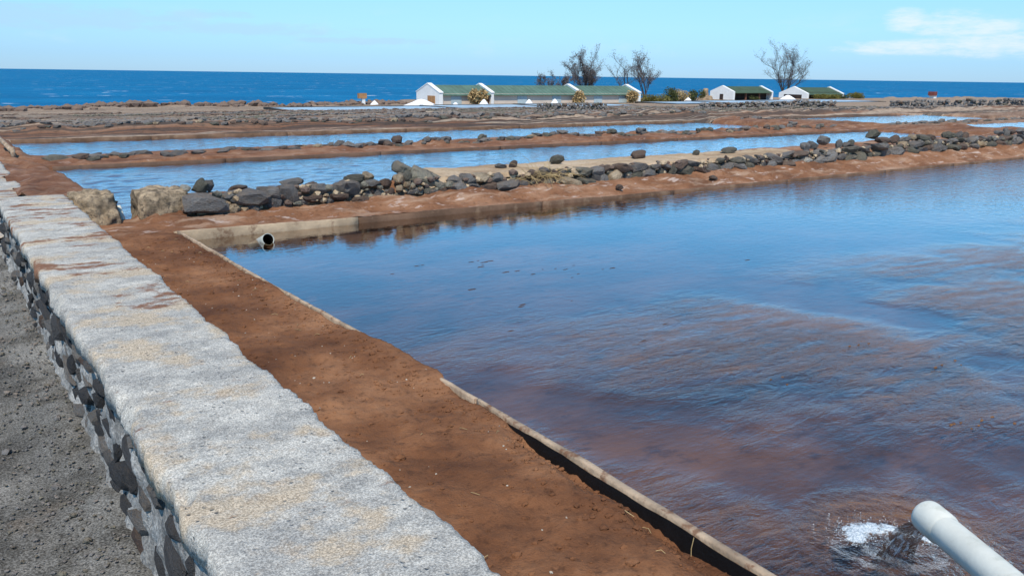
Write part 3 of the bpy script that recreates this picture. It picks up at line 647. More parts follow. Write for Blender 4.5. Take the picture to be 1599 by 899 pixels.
tag(lumpy('concrete_pier', (1.575, 2.06, 8.44, 8.92, .1, .550), MT['block'], 5, .026, 18, None, .04), 'crumbling concrete pier right of sluice gap, at end of stone bank', 'pier')
sp = tag(empty('sluice_pipe', (1.45, 8.7, .25)), 'short white plastic pipe stuck in the narrow sluice gap', 'pipe')
V, F = tube_vf([(1.475, 8.66, .20), (1.445, 8.78, .40)], .021, 12); own(mesh_np('tube', V, F, MT['pvc'], None), sp)

dw = tag(empty('dry_stone_wall', (10, 8.6, .3)), 'dry stone wall of dark boulders on bank between near and second pool', 'wall')
def ds(kind, x, z, hx, hz, y=8.58, hy=None, rot=(0, 0, 0), idx=None):
    return own(stone('stone', kind, (x, y, z), (hx, hy or hx * .7, hz), rot, None, idx), dw)
# hand-set stones at the left end
ds('basalt', 2.19, .415, .235, .105, 8.45, .16, (0, .10, 0.05), 1)
ds('basalt', 2.62, .435, .24, .095, 8.46, .17, (0, -.06, -.05), 4)
ds('basalt', 2.90, .45, .10, .09, 8.47, .12, (0, .2, 0), 6)
ds('basalt', 3.06, .44, .15, .115, 8.47, .13, (0, .05, .1), 2)
ds('basalt', 3.14, .545, .17, .045, 8.62, .10, (0, -.05, .1), 7)
ds('basalt', 3.42, .475, .15, .075, 8.47, .13, (0, .1, 0), 3)
ds('basalt', 3.74, .475, .155, .095, 8.47, .13, (0, -.1, 0), 5)
ds('brown', 3.60, .385, .13, .05, 8.42, .09, (0, .1, 0)); ds('brown', 3.30, .385, .14, .05, 8.45, .09)
ds('olive', 3.83, .56, .15, .055, 8.50, .10); ds('tan', 4.0, .575, .085, .065, 8.50, .08); ds('basalt', 4.02, .51, .13, .04, 8.46, .10, (0, -.1, 0), 8)
for (x, z, h, k) in [(4.34, .53, .065, 'tan'), (4.44, .47, .06, 'tan'), (4.52, .44, .05, 'tan'), (4.36, .43, .055, 'tan'), (4.25, .40, .05, 'brown'), (4.62, .41, .05, 'tan'), (4.30, .33, .055, 'tan'), (4.18, .30, .05, 'tan'), (4.47, .56, .06, 'olive')]:
    ds(k, x, z, h, h * .9, 8.41, h)
ds('basalt', 4.21, .355, .045, .085, 8.44, .06, (0, .1, 0), 9)
ds('brown', 3.86, .33, .12, .055, 8.41, .08); ds('tan', 3.98, .29, .08, .03, 8.42, .06)
# two leaning slabs
def slab(loc, half, rot, m, seed):
    o = lumpy('stone', (-half[0], half[0], -half[1], half[1], -half[2], half[2]), m, seed, .014, 6, None, .05); o.location = loc; o.rotation_euler = rot; return own(o, dw)
slab((4.80, 8.56, .475), (.23, .12, .075), (R(28), R(24), R(-14)), MT['olive'], 3)
slab((4.62, 8.72, .575), (.17, .10, .065), (R(14), R(26), R(0)), MT['olive'], 4)
slab((4.60, 8.60, .455), (.18, .09, .055), (R(20), R(22), R(0)), MT['olive'], 9)
ds('basalt', 4.83, .34, .10, .05, 8.46, .08)
# courses: three rough layers of stacked rubble
def course(x0, x1, zf, size, hzr, y_, kinds, prob, over):
    x = x0
    while x < x1:
        hx = random.uniform(*size); hz = random.uniform(*hzr)
        if random.random() < prob:
            ds(random.choices(*kinds)[0], x + hx, zf(x) + random.uniform(-.02, .02), hx * 1.08, hz, y_ + random.uniform(-.035, .035), hx * .85, (random.uniform(-.25, .25), random.uniform(-.3, .3), random.uniform(-.5, .5)))
        x += 2 * hx * random.uniform(*over)
RR = lambda x: float(sst(x, 9, 17))
KB = (['basalt', 'olive', 'brown', 'tan'], [6, 2.4, 1.8, .7])
course(2.02, 4.9, lambda x: .36, (.05, .14), (.055, .085), 8.47, KB, 1.0, (.80, .98))
course(2.35, 4.9, lambda x: .475, (.05, .12), (.04, .06), 8.53, KB, .9, (.85, 1.05))
course(5.0, 20, lambda x: .355 + .075 * RR(x), (.06, .24), (.065, .11), 8.44, KB, 1.0, (.74, .88))
course(5.0, 20, lambda x: .465 + .075 * RR(x), (.045, .20), (.04, .08), 8.47, KB, .95, (.80, .98))
course(12.0, 20, lambda x: .58 + .06 * RR(x), (.06, .19), (.05, .10), 8.58, KB, .72, (.95, 1.3))
# small packing stones between the big ones
for mk_, nn_ in (('tan', 260), ('brown', 220), ('olive', 150)):
    A = []
    for i in range(nn_):
        x = 2.0 + 17 * random.random() ** 1.25; s_ = random.uniform(.015, .05); A.append((x, 8.43 + random.uniform(-.03, .05), random.uniform(.33, .52) + .05 * float(sst(x, 9, 17)), s_ * 1.2, s_, s_ * .8))
    fl = rubble('packing_stones', A, MT[mk_]); own(fl, dw)
# tan crust on top of the bank
xs = np.arange(4.75, 12.6, .04); v = np.linspace(0, 1, 26); Xc = np.repeat(xs[None], 26, 0)
ya = 8.455 + .055 * fbm(xs * 2.2, 1.1, 2, 4); yb = 9.42 + .05 * fbm(xs * 1.4, 3.1, 2, 4); Yc = ya[None] + (yb - ya)[None] * v[:, None]
Zc = .512 + .014 * fbm(Xc * 2, Yc * 3, 5, 4) + .005 * fbm(Xc * 10, Yc * 10, 1, 3) - .055 * (1 - sst(v[:, None], 0, .035)) - .10 * sst(v[:, None], .93, 1.0)
Zc = Zc - .06 * (1 - sst(Xc, 4.75, 5.1)) - .06 * sst(Xc, 12.1, 12.6)
own(grid('tan_crust', Xc, Yc, Zc, MT['captan']), dw)

# loose rocks lying on the bank: things of their own
def rock(kind, loc, half, rot, label, idx=None): return tag(stone('rock', kind, loc, half, rot, None, idx), label, 'rock')
rock('olive', (7.10, 9.0, .575), (.12, .10, .075), (0, 0.05, .3), 'smooth rounded olive-grey boulder sitting alone on tan bank top', 0)
rock('brown', (8.80, 9.1, .565), (.13, .10, .068), (0, -.1, .2), 'dark brown angular boulder on bank top, right of the olive boulder', 1)
rock('olive', (2.215, 8.62, .565), (.085, .075, .085), (0, .35, .2), 'upright grey-brown rock perched on bank beside right concrete pier', 2)
rock('basalt', (2.31, 8.68, .56), (.07, .06, .07), (0, .2, .9), 'small dark rock leaning behind upright grey-brown perched rock', 3)
rock('pale', (2.05, 8.62, .56), (.055, .05, .042), (0, 0, .2), 'small pale stone perched on bank between pier and upright rock', 0)
rock('brown', (2.60, 8.66, .515), (.12, .08, .035), (0, 0, .1), 'flat reddish-brown stone on bank right of the perched rocks', 2)
rock('basalt', (6.15, 9.0, .535), (.105, .08, .035), (0, 0, .1), 'flat dark stone on tan bank top, left one of a pair', 4)
rock('brown', (6.36, 8.98, .555), (.085, .07, .052), (0, 0, .5), 'reddish-brown stone on tan bank top, right one of a pair', 3)
rock('olive', (9.98, 9.05, .55), (.08, .07, .048), (0, .1, .2), 'small grey-olive rock on bank top right of the brown boulder', 3)
rock('olive', (10.75, 9.02, .56), (.20, .12, .055), (0, .0, .1), 'long flat grey rock on bank top before the stone pile', 5)
rock('olive', (14.75, 8.95, .70), (.17, .14, .10), (0, .15, .4), 'large rounded olive boulder standing highest on the right bank pile', 2)
rock('basalt', (13.1, 8.92, .65), (.14, .12, .085), (0, .1, .1), 'rounded grey boulder on right bank pile, left of the highest', 4)
rock('brown', (4.42, 7.98, .315), (.06, .05, .035), (0, 0, .2), 'small brown stone lying on bank slope below leaning slabs', 2) if False else None
rock('brown', (7.32, 7.93, .305), (.06, .05, .04), (0, 0, .2), 'small dark red stone on bank slope at the pool edge', 4)
rock('brown', (9.25, 8.02, .30), (.075, .06, .04), (0, 0, 1.2), 'small brown clod on bank slope, right of dark red stone', 5)
rock('pale', (11.9, 8.35, .40), (.10, .08, .075), (0, 0, .3), 'round pale stone at the foot of the right bank wall', 1)

# dry straw tuft
def straws(name, cx, cy, cz, n, L, spread, m, seed, wd=.0035):
    r = random.Random(seed); A = Acc()
    for i in range(n):
        a = r.uniform(0, 6.28); l = L * r.uniform(.4, 1); p = Vector((cx + r.gauss(0, spread), cy + r.gauss(0, spread * .3), cz)); d = Vector((math.cos(a), math.sin(a) * .6 - .3, r.uniform(-.15, .7))).normalized()
        pts = []; q = p.copy()
        for k in range(4): pts.append(q.copy()); q = q + d * (l / 3); d.z -= .35; d.normalize()
        for q in pts: q.z = max(q.z, cz - .16)
        A.add(*tube_vf(pts, [wd, wd, wd * .8, wd * .4], 3, False))
    return mesh_np(name, A.V, A.F, m, None)
tag(straws('dry_grass', 6.45, 8.44, .44, 110, .42, .16, MT['straw'], 3), 'tuft of dry yellow grass hanging over the stone bank', 'grass')

# ================================================================== SECOND AND THIRD BANK STONES
def stone_row(label, x0, x1, yf, zf, size, step, kinds, prob, cap=230):
    t = tag(empty('dry_stone_wall', ((x0 + x1) / 2, yf((x0 + x1) / 2), 0)), label, 'wall'); x = x0; cnt = 0
    while x < x1 and cnt < cap:
        hx = random.uniform(*size)
        if random.random() < prob:
            y = yf(x) + random.uniform(-.18, .18); hz = hx * random.uniform(.30, .55); z = zf(x, y)
            k = random.choices(*kinds)[0]
            own(stone('stone', k, (x, y, z + hz * .35), (hx, hx * .7, hz), (random.uniform(-.2, .2), random.uniform(-.2, .2), random.uniform(-.5, .5))), t); cnt += 1
        x += 2 * hx * step * random.uniform(.7, 1.3)
    return t
HZ = lambda x, y: float(H(np.array([x]), np.array([y]))[0])
KD = (['basalt_s', 'olive_s', 'brown_s', 'tan_s'], [6, 1.6, 2.2, .4])
t2 = stone_row('broken line of dark stones on bank between second and third pool', 2.3, 26.5, lambda x: 17.45, HZ, (.06, .18), .50, KD, .9)
own(stone('stone', 'olive', (1.88, 17.5, .02), (.30, .35, .15), (0, .1, .3), None, 3), t2); own(stone('stone', 'basalt', (2.28, 17.4, .03), (.20, .2, .10), (0, .1, .3), None, 3), t2); own(stone('stone', 'basalt', (2.6, 17.45, .04), (.26, .2, .11), (0, .1, .3), None, 5), t2)
rock('brown', (9.1, 17.6, .19), (.13, .12, .105), (0, 0, .3), 'upright brown rock on second bank, left of bank middle', 1)
rock('basalt', (8.72, 17.55, .15), (.24, .15, .07), (0, 0, .1), 'flat dark rock beside the upright brown rock on second bank', 2)
rock('olive', (11.5, 17.6, .18), (.15, .12, .08), (0, .1, .5), 'round grey rock on second bank, right of the upright brown rock', 2)
rock('basalt', (16.9, 17.5, .20), (.24, .17, .10), (0, .1, .5), 'dark low rock on second bank, far right of its stone line', 5)
stone_row('dark stones along the bank behind the third pool', 2.0, 30, lambda x: 26.4 + float(berm_wig(np.array([x]), 0)[0]), HZ, (.07, .20), .8, KD, .8)
stone_row('dark stones scattered along the cross bank at pool ends', 28.5, 40, lambda x: 23.2 + .1 * (x - 28), HZ, (.10, .26), .9, KD, .8)
stone_row('stones along the low bank right of the cross bank', 31, 60, lambda x: 18.2, HZ, (.08, .22), .8, KD, .8)

# rubble on the berms further off
for k, (y0, h, wd) in enumerate(BERMS[1:], 1):
    sp_ = []
    for line in range(3 if y0 > 45 else 2):                 # thin straight lines of low stone edging
        yo = (0, 1.6, -1.7)[line] * (1 if y0 < 60 else 1.7); x1 = (120 if y0 > 40 else 80) * (1 if y0 < 85 else 1.1)
        sz = RNG.uniform(.05, .13, 1400) * (1 + y0 / 130); xl = -4 + np.cumsum(sz * RNG.uniform(.9, 2.4, 1400))
        ok = (xl < x1) & (perlin(xl * .06 + line * 3, k * 4.4 + line) > -.10) & ~((xl > 84) & (y0 > 42)); xl, sz = xl[ok], sz[ok]
        yl = y0 + yo + berm_wig(xl, k) + RNG.normal(0, .10, len(xl))
        sp_.extend(zip(xl, yl, xl * 0, sz * 1.4, sz, sz * RNG.uniform(.45, .8, len(xl))))
    A = np.array(sp_); A[:, 2] = H(A[:, 0], A[:, 1]) + A[:, 5] * .3
    rubble('rubble', A, (MT['olive'], MT['basalt'], MT['brown'])[k % 3], 'line of loose stones along a distant berm')
# coast boulders
sp_ = []
for i in range(420):
    x = random.uniform(2, 66); y = float(coast(np.array([x]))[0]) - abs(random.gauss(1.0, 2.2)); s = random.uniform(.2, .8) * (1.5 if 18 < x < 26 else 1); sp_.append((x, y, 0, s, s, s * .6))
A = np.array(sp_); A[:, 2] = H(A[:, 0], A[:, 1]) + A[:, 5] * .2; rubble('rubble', A, MT['brown'], 'dark boulders along the rocky shore')

# long basalt field walls on the right flat and a few in the middle
def field_wall(label, p0, p1, h, n, sz):
    t = tag(empty('dry_stone_wall', ((p0[0] + p1[0]) / 2, (p0[1] + p1[1]) / 2, -1)), label, 'wall'); L = math.hypot(p1[0] - p0[0], p1[1] - p0[1]); rows_ = 3; per = n // rows_
    for r_ in range(rows_):
        for i in range(per):
            f = (i + random.uniform(.2, .8)) / per; x = p0[0] + (p1[0] - p0[0]) * f + random.gauss(0, .08); y = p0[1] + (p1[1] - p0[1]) * f + random.gauss(0, .08); s = L / per * .8
            z = HZ(x, y) + (r_ + .5) * h / rows_ + random.uniform(-.05, .05)
            own(stone('stone', random.choices(['basalt_s', 'olive_s', 'brown_s'], [7, 1, 1])[0], (x, y, z), (s * random.uniform(.7, 1), s * random.uniform(.7, 1), h / rows_ * .72), (0, 0, random.uniform(0, 3))), t)
field_wall('long dark basalt field wall on the tan flat at far right', (83, 49), (81, 33), .75, 150, .25)
field_wall('low dark stone enclosure wall left of middle tan flat', (47, 62.5), (55, 62), .8, 100, .25)
field_wall('low dark stone wall on tan flat before the two small white houses', (66, 60), (84, 56), .7, 150, .25)

# ================================================================== SALT PANS AND SALT HEAPS
def pan(x0, x1, y0, y1):
    z = float(H(np.linspace(x0, x1, 12), np.full(12, (y0 + y1) / 2)).max()) + .10
    s = box('salt_pan', (x0, x1, y0, y1, z - .6, z), MT['saltpan']); s['kind'] = 'structure'
    for b in [(x0 - .25, x1 + .25, y0 - .25, y0, z - .7, z + .05), (x0 - .25, x1 + .25, y1, y1 + .25, z - .7, z + .08), (x0 - .25, x0, y0, y1, z - .7, z + .06), (x1, x1 + .25, y0, y1, z - .7, z + .06)]:
        box('rim', b, MT['rim'], s)
for p in [(36, 59, 96, 106), (61.5, 78, 100, 111), (79.5, 97, 101, 112), (112, 126.5, 107, 117.5), (128.5, 148, 107, 120), (150, 180, 107.5, 122)]: pan(*p)
def heap(loc, r, h, label):
    n = 20; V = [(loc[0], loc[1], loc[2] + h)]; F = []
    for k, (fr, fz) in enumerate([(.22, .86), (.5, .52), (.8, .17), (1.05, -.08)]):
        for i in range(n):
            a = 6.2832 * i / n; j = 1 + .12 * perlin(math.cos(a) * 1.7 + loc[0], math.sin(a) * 1.7, k * .4)
            V.append((loc[0] + r * fr * j * math.cos(a), loc[1] + r * fr * j * math.sin(a), loc[2] + h * fz))
    for i in range(n):
        F.append((0, 1 + i, 1 + (i + 1) % n))
        for k in range(3): F.append((1 + k * n + i, 1 + (k + 1) * n + i, 1 + (k + 1) * n + (i + 1) % n, 1 + k * n + (i + 1) % n))
    return tag(mesh_np('salt_heap', V, F, MT['salt'], None), label, 'salt heap')
for (x, y, r, h, l) in [(58.4, 120.6, .75, .65, 'small white salt heap on the shore left of the long warehouse'), (62.6, 113.0, 2.9, 1.05, 'broad white salt heap at left gable of the long warehouse'),
                        (68.6, 112.8, .7, .55, 'low white salt heap before the first warehouse door'), (74.2, 113.2, 1.0, 1.0, 'pointed white salt heap before the red-brown warehouse bay'),
                        (84.0, 114.2, .85, .9, 'white salt heap before the first door of middle warehouse bay'), (89.6, 114.3, .9, .95, 'white salt heap before the second door of middle warehouse bay'),
                        (131, 122.0, 1.0, .8, 'white salt heap beside the yellow-green bushes'), (168.8, 125.5, 2.2, 1.15, 'white salt heap between the two small white houses')]:
    heap((x, y, HZ(x, y)), r, h, l)

# ================================================================== BUILDINGS
def gable(name, x0, x1, y0, y1, zb, ze, zr, m, parent, over=.0, cope=None):
    yc = (y0 + y1) / 2
    V = [(x, y, z) for x in (x0, x1) for (y, z) in ((y0, zb), (y1, zb), (y1, ze), (yc, zr), (y0, ze))]
    F = [(0, 4, 3, 2, 1), (5, 6, 7, 8, 9), (0, 1, 6, 5), (1, 2, 7, 6), (2, 3, 8, 7), (3, 4, 9, 8), (4, 0, 5, 9)]
    return own(mesh_np(name, V, F, m, None, False), parent)
def roof_pitch(x0, x1, y0, y1, ze, zr, m, parent, th=.12, over=.45):
    yc = (y0 + y1) / 2; s = (zr - ze) / (yc - y0)
    for sg in (-1, 1):
        ye = yc + sg * ((yc - y0) + over); z_e = zr - s * abs(ye - yc)
        V = [(x, y, z) for x in (x0, x1) for (y, z) in ((ye, z_e - th), (yc, zr - th), (yc, zr), (ye, z_e))]
        F = [(0, 1, 2, 3), (7, 6, 5, 4), (0, 4, 5, 1), (3, 2, 6, 7), (0, 3, 7, 4), (1, 5, 6, 2)]
        r_ = own(mesh_np('roof', V, F, m, None, False), parent)
        # standing ribs
        A = Acc(); x = x0 + .5
        while x < x1 - .2:
            A.add([(x + a, y, z) for a in (-.03, .03) for (y, z) in ((ye, z_e + .002), (yc, zr + .002), (yc, zr + .035), (ye, z_e + .035))], F); x += 1.0
        rb = mesh_np('rib', A.V, A.F, m, None, False); rb.parent = r_; 
def obox(name, b, m, parent): return own(box(name, b, m), parent)

ZB = -3.05
wh = tag(empty('warehouse', (90, 120, ZB)), 'long low cream warehouse with green roof and four white gables', 'building')
y0, y1 = 118.2, 125.2; ze, zr = -1.36, .0
bays = [68.6, 79.2, 98.6, 113.4]
gx = [(68.6, 69.3), (78.7, 79.3), (98.2, 98.8), (112.8, 113.4)]
for i, (a, b) in enumerate(gx):
    g_ = gable('gable_wall', a, b, y0 - .32, y1 + .32, ZB, ze + .22, zr + .18, MT['white'], wh)
    # coping
    yc = (y0 + y1) / 2
    V = [(x, y, z) for x in (a - .06, b + .06) for (y, z) in ((y0 - .42, ze + .14), (yc, zr + .19), (y1 + .42, ze + .14), (y1 + .42, ze + .28), (yc, zr + .34), (y0 - .42, ze + .28))]
    F = [(0, 1, 4, 5), (1, 2, 3, 4), (6, 11, 10, 7), (7, 10, 9, 8), (5, 4, 10, 11), (4, 3, 9, 10), (0, 6, 7, 1), (1, 7, 8, 2), (0, 5, 11, 6), (2, 8, 9, 3)]
    cp = mesh_np('coping', V, F, MT['white'], None, False); own(cp, wh)
for i in range(3):
    a, b = gx[i][1], gx[i + 1][0]
    if i == 0:
        obox('front_wall', (a, 75.3, y0, y0 + .3, ZB, ze + .05), MT['cream'], wh)
        obox('red_wall', (75.3, b, y0 + .25, y0 + .5, ZB, ze + .05), MT['brick'], wh)
    else: obox('front_wall', (a, b, y0, y0 + .3, ZB, ze + .05), MT['cream'], wh)
    obox('back_wall', (a, b, y1 - .3, y1, ZB, ze + .05), MT['cream'], wh)
    roof_pitch(a + .002, b - .002, y0, y1, ze, zr, MT['roof'], wh)
def door(x, wd, parent, yf, rail=None, m='door', h=1.45):
    d_ = obox('door', (x, x + wd, yf - .09, yf - .004, ZB, ZB + h), MT[m], parent)
    if rail: r_ = obox('door_rail', (rail[0], rail[1], yf - .16, yf - .012, ZB + h + .02, ZB + h + .14), MT[m], parent)
    for k in range(1, 3):
        xx_ = x + wd * k / 3; bb = box('batten', (xx_ - .04, xx_ + .04, yf - .12, yf - .088, ZB, ZB + h), MT[m]); bb.parent = d_; bb.matrix_parent_inverse = Matrix.Translation(-wh.location) if False else d_.matrix_parent_inverse.copy(); bb.parent = d_; bb.matrix_parent_inverse = Matrix.Identity(4)
for (x, rl) in [(71.0, (70.9, 74.2)), (84.4, (82.6, 86.8)), (92.0, (89.8, 94.0)), (101.8, (100.2, 104.4)), (108.0, (106.3, 110.2))]: door(x, 2.0, wh, y0, rl)
obox('gable_door', (68.52, 68.598, 119.2, 121.6, ZB, ZB + 1.35), MT['wood'], wh)

h2 = tag(empty('house', (158, 130, ZB)), 'small white house with dark door in its gable, left of the bare tree', 'building')
y0, y1, ze, zr = 127.2, 133.7, -1.28, -.07
for a, b in ((151.0, 151.6), (164.6, 165.2)): gable('gable_wall', a, b, y0 - .2, y1 + .2, ZB, ze + .1, zr + .2, MT['white'], h2)
obox('front_wall', (151.6, 164.6, y0 + 1.3, y0 + 1.55, ZB, ze + .5), MT['dark_door_shade'], h2); obox('back_wall', (151.6, 164.6, y1 - .3, y1, ZB, ze), MT['white'], h2)  # front wall coloured near black to paint the shade under the veranda
for x in (155.6, 160.4): obox('post', (x, x + .35, y0, y0 + .3, ZB, ze - .1), MT['brick'], h2)
roof_pitch(151.602, 164.598, y0, y1, ze, zr, MT['roofd'], h2)
obox('gable_door', (150.93, 150.998, 129.9, 130.9, ZB, ZB + 1.25), MT['dark_door_shade'], h2)
h3 = tag(empty('house', (192, 135, ZB)), 'small white house with wide low gable opening, right of the bare tree', 'building')
y0, y1, ze, zr = 131.8, 140.0, -1.85, -.30
for a, b in ((184.8, 185.5), (200.0, 200.7)): gable('gable_wall', a, b, y0 - .25, y1 + .25, ZB, ze + .12, zr + .25, MT['white'], h3)
obox('front_wall', (185.5, 200.0, y0 + .8, y0 + 1.05, ZB, ze + .4), MT['dark_door_shade'], h3); obox('back_wall', (185.5, 200.0, y1 - .3, y1, ZB, ze), MT['white'], h3)  # front wall coloured near black, shade painted in here too
roof_pitch(185.502, 199.998, y0, y1, ze, zr, MT['roofd'], h3)
obox('gable_opening_shade', (184.72, 184.798, 133.2, 138.6, ZB, ZB + .95), MT['dark_door_shade'], h3)  # dark slab on the gable, painted as the shade within the opening

# little shore marks
pm = tag(empty('shore_post', (56.8, 121.5, ZB)), 'orange-brown box on a white post at the shore left of warehouse', 'post')
z0 = HZ(56.8, 121.5); obox('white_post', (56.65, 57.15, 121.3, 121.7, z0 - .2, z0 + .95), MT['white'], pm); obox('box_top', (56.1, 57.4, 121.2, 121.9, z0 + .95, z0 + 1.75), MT['wood'], pm)
pk = tag(empty('shore_hut', (238, 127.5, ZB)), 'tiny white hut with dark red top far right on the shore', 'hut')
z0 = HZ(238, 127.5); obox('wall', (237.6, 239.0, 127, 128.4, z0 - .3, z0 + .8), MT['white'], pk); obox('roof', (237.1, 238.8, 126.8, 128.6, z0 + .8, z0 + 1.9), MT['redroof'], pk)
pl = tag(empty('stone_pillar', (145, 130, ZB)), 'ruined brown stone pillar standing between bushes and small white house', 'pillar')
z0 = HZ(145, 130); own(lumpy('shaft', (144.3, 145.7, 129.4, 130.6, z0 - .2, z0 + 2.5), MT['post'], 4, .15, 6, None, .35), pl); own(lumpy('base', (143.6, 147.4, 129.2, 131.2, z0 - .2, z0 + .9), MT['post'], 7, .2, 6, None, .3), pl)
st = tag(empty('pole', (1.2, 19, .2)), 'thin pale pole leaning on soil at the far left edge', 'pole')
V, F = tube_vf([(1.22, 17.7, .24), (1.21, 20.8, .30)], [.045, .04], 8); own(mesh_np('shaft', V, F, MT['plank'], None), st)
V, F = tube_vf([(1.24, 17.66, .08), (1.23, 17.7, .30)], .04, 8); own(mesh_np('peg', V, F, MT['plank'], None), st)

# ================================================================== PIPES AND SPLASH
def pipe(name, label, p, q, r, collar, m, wall_th=.006, nsides=32):
    e = tag(empty(name, q), label, 'pipe'); p, q = Vector(p), Vector(q); d = (q - p).normalized()      # p = mouth, q = far end
    V, F = tube_vf([p + d * .05, q], r, nsides, False); own(mesh_np('tube', V, F, m, None), e)
    if collar:
        L, rc = collar; ring = [p + d * .010, p + d * .003, p, p + d * .002, p + d * .012, p + d * (L - .02), p + d * L]; rad = [rc * .86, rc * .90, rc * .95, rc * .985, rc, rc, r * 1.003]
        V, F = tube_vf(ring, rad, nsides, False, d); own(mesh_np('collar', V, F, m, None), e)
    else:
        V, F = tube_vf([p + d * .03, p + d * .0, p + d * .0005, p + d * .051], [r * .90, r * .90, r, r], nsides, False, d); own(mesh_np('lip', V, F, m, None), e)
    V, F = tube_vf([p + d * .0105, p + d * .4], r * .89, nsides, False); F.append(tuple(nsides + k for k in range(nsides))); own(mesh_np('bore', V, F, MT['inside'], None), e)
    return e
pipe('inlet_pipe', 'big white plastic pipe pouring water into near pool, bottom right', (2.325, 1.085, .425), (1.05, -.85, .60), .0455, (.105, .0505), MT['pvc'])
pipe('drain_pipe', 'grey pipe mouth poking out of the water at pool far left corner', (2.40, 7.22, .232), (2.385, 7.74, .04), .056, None, MT['pvcg'])

# water falling from the inlet pipe, and foam
m_jet, n = newmat('falling_water'); p = P(n)
nb = n.bump(n.noise(n.scale(p, (1, 1, .4)), 60, 4), .9, .02); fr = n.node('ShaderNodeFresnel', {'IOR': 1.34, 'Normal': nb}).outputs[0]
t_ = n.node('ShaderNodeBsdfTransparent', {'Color': (.80, .82, .82)}); g_ = n.node('ShaderNodeBsdfGlossy', {'Roughness': .06, 'Normal': nb}); df = n.node('ShaderNodeBsdfDiffuse', {'Color': (.75, .79, .82)})
a1 = n.node('ShaderNodeMixShader', {0: fr}); n.l.new(t_.outputs[0], a1.inputs[1]); n.l.new(g_.outputs[0], a1.inputs[2])
a2 = n.node('ShaderNodeMixShader', {0: n.math('MULTIPLY', n.step(n.noise(n.scale(p, (1, 1, .35)), 45, 4), .48, .66), .75)}); n.l.new(a1.outputs[0], a2.inputs[1]); n.l.new(df.outputs[0], a2.inputs[2])
o_ = n.node('ShaderNodeOutputMaterial'); n.l.new(a2.outputs[0], o_.inputs[0])
d = (Vector((2.325, 1.085, .425)) - Vector((1.05, -.85, .60))).normalized(); sd_ = Vector((d.y, -d.x, 0)).normalized()
nu, nv = 26, 30; U_ = np.linspace(0, 1, nu); T_ = np.linspace(-1, 1, nv); Vj = []
for u in U_:                                           # a thin sheet of water that widens as it falls
    c0 = Vector((2.325, 1.085, .395)) + Vector((d.x, d.y, 0)) * (.17 * u - .02) + Vector((0, 0, -.215 * u ** 1.8))
    for t in T_:
        q = c0 + sd_ * (t * (.036 + .030 * u)) + Vector((0, 0, .016 * (1 - u) * t * t)) ; nz_ = .012 * u * float(fbm(t * 3.1, u * 1.6, 4.0, 3)); Vj.append(tuple(q + Vector((d.x, d.y, .4)) * nz_))
tag(mesh_np('water_jet', np.array(Vj), grid_faces(nu, nv), m_jet, None), 'water falling from the white pipe into the near pool', 'water')
# foam: a crescent raft of froth with torn edges, and bubbles round it
m_froth, n = newmat('froth'); p = P(n)
q_ = n.math('ADD', n.noise(n.scale(p, (1, 1, .3)), 26, 5, .7), n.math('MULTIPLY', n.noise(p, 120, 3, .7), .35))
hole = n.math('ADD', q_, n.math('MULTIPLY', n.step(n.sep(p)[2], .2015, .212), .22))
df = n.node('ShaderNodeBsdfDiffuse', {'Color': n.mix(n.step(n.noise(p, 150, 3, .7), .38, .62), (.34, .42, .48), (.72, .77, .80)), 'Normal': n.bump(q_, 1.0, .01)}); tr = n.node('ShaderNodeBsdfTransparent')
mx = n.node('ShaderNodeMixShader', {0: n.math('MULTIPLY', n.step(hole, .66, .84), .92)}); n.l.new(tr.outputs[0], mx.inputs[1]); n.l.new(df.outputs[0], mx.inputs[2]); o_ = n.node('ShaderNodeOutputMaterial'); n.l.new(mx.outputs[0], o_.inputs[0])
cres = np.array([(2.345, 1.300), (2.375, 1.325), (2.42, 1.350), (2.47, 1.350), (2.52, 1.315), (2.555, 1.26), (2.575, 1.19), (2.58, 1.12)])
ss = np.linspace(0, len(cres) - 1, 90); cx = np.interp(ss, range(len(cres)), cres[:, 0]); cy = np.interp(ss, range(len(cres)), cres[:, 1])
tx, ty = np.gradient(cx), np.gradient(cy); ln = np.hypot(tx, ty); nx_, ny_ = -ty / ln, tx / ln
wd_ = np.interp(ss, [0, 1, 2.5, 4, 5.5, 7], [.016, .040, .050, .042, .030, .014]); tt = np.linspace(-1, 1, 27)
Xf = cx[:, None] + nx_[:, None] * wd_[:, None] * tt[None] * (1 + .25 * fbm(ss[:, None] * 1.5, tt[None] * 1.2, 3, 3)); Yf = cy[:, None] + ny_[:, None] * wd_[:, None] * tt[None] * (1 + .25 * fbm(ss[:, None] * 1.5, tt[None] * 1.2, 3, 3))
Zf = .2008 + (.011 + .006 * fbm(Xf * 30, Yf * 30, 1, 3)) * np.clip(1 - tt[None] ** 2, 0, 1) * np.interp(ss, [0, 1, 6, 7], [.3, 1, .7, .2])[:, None]
grid('foam', Xf, Yf, Zf, m_froth); bpy.data.objects['foam']['kind'] = 'stuff'; bpy.data.objects['foam']['label'] = 'white froth where the pipe pours into the near pool'
A = []
for i in range(420):
    k = random.randrange(90); s_ = random.uniform(.0007, .0022); r_ = random.gauss(0, 1.15) * wd_[k]; A.append((cx[k] + nx_[k] * r_, cy[k] + ny_[k] * r_, .2006, s_, s_, s_ * .7))
rubble('bubbles', A, MT['foam'], 'small white bubbles floating round the froth')

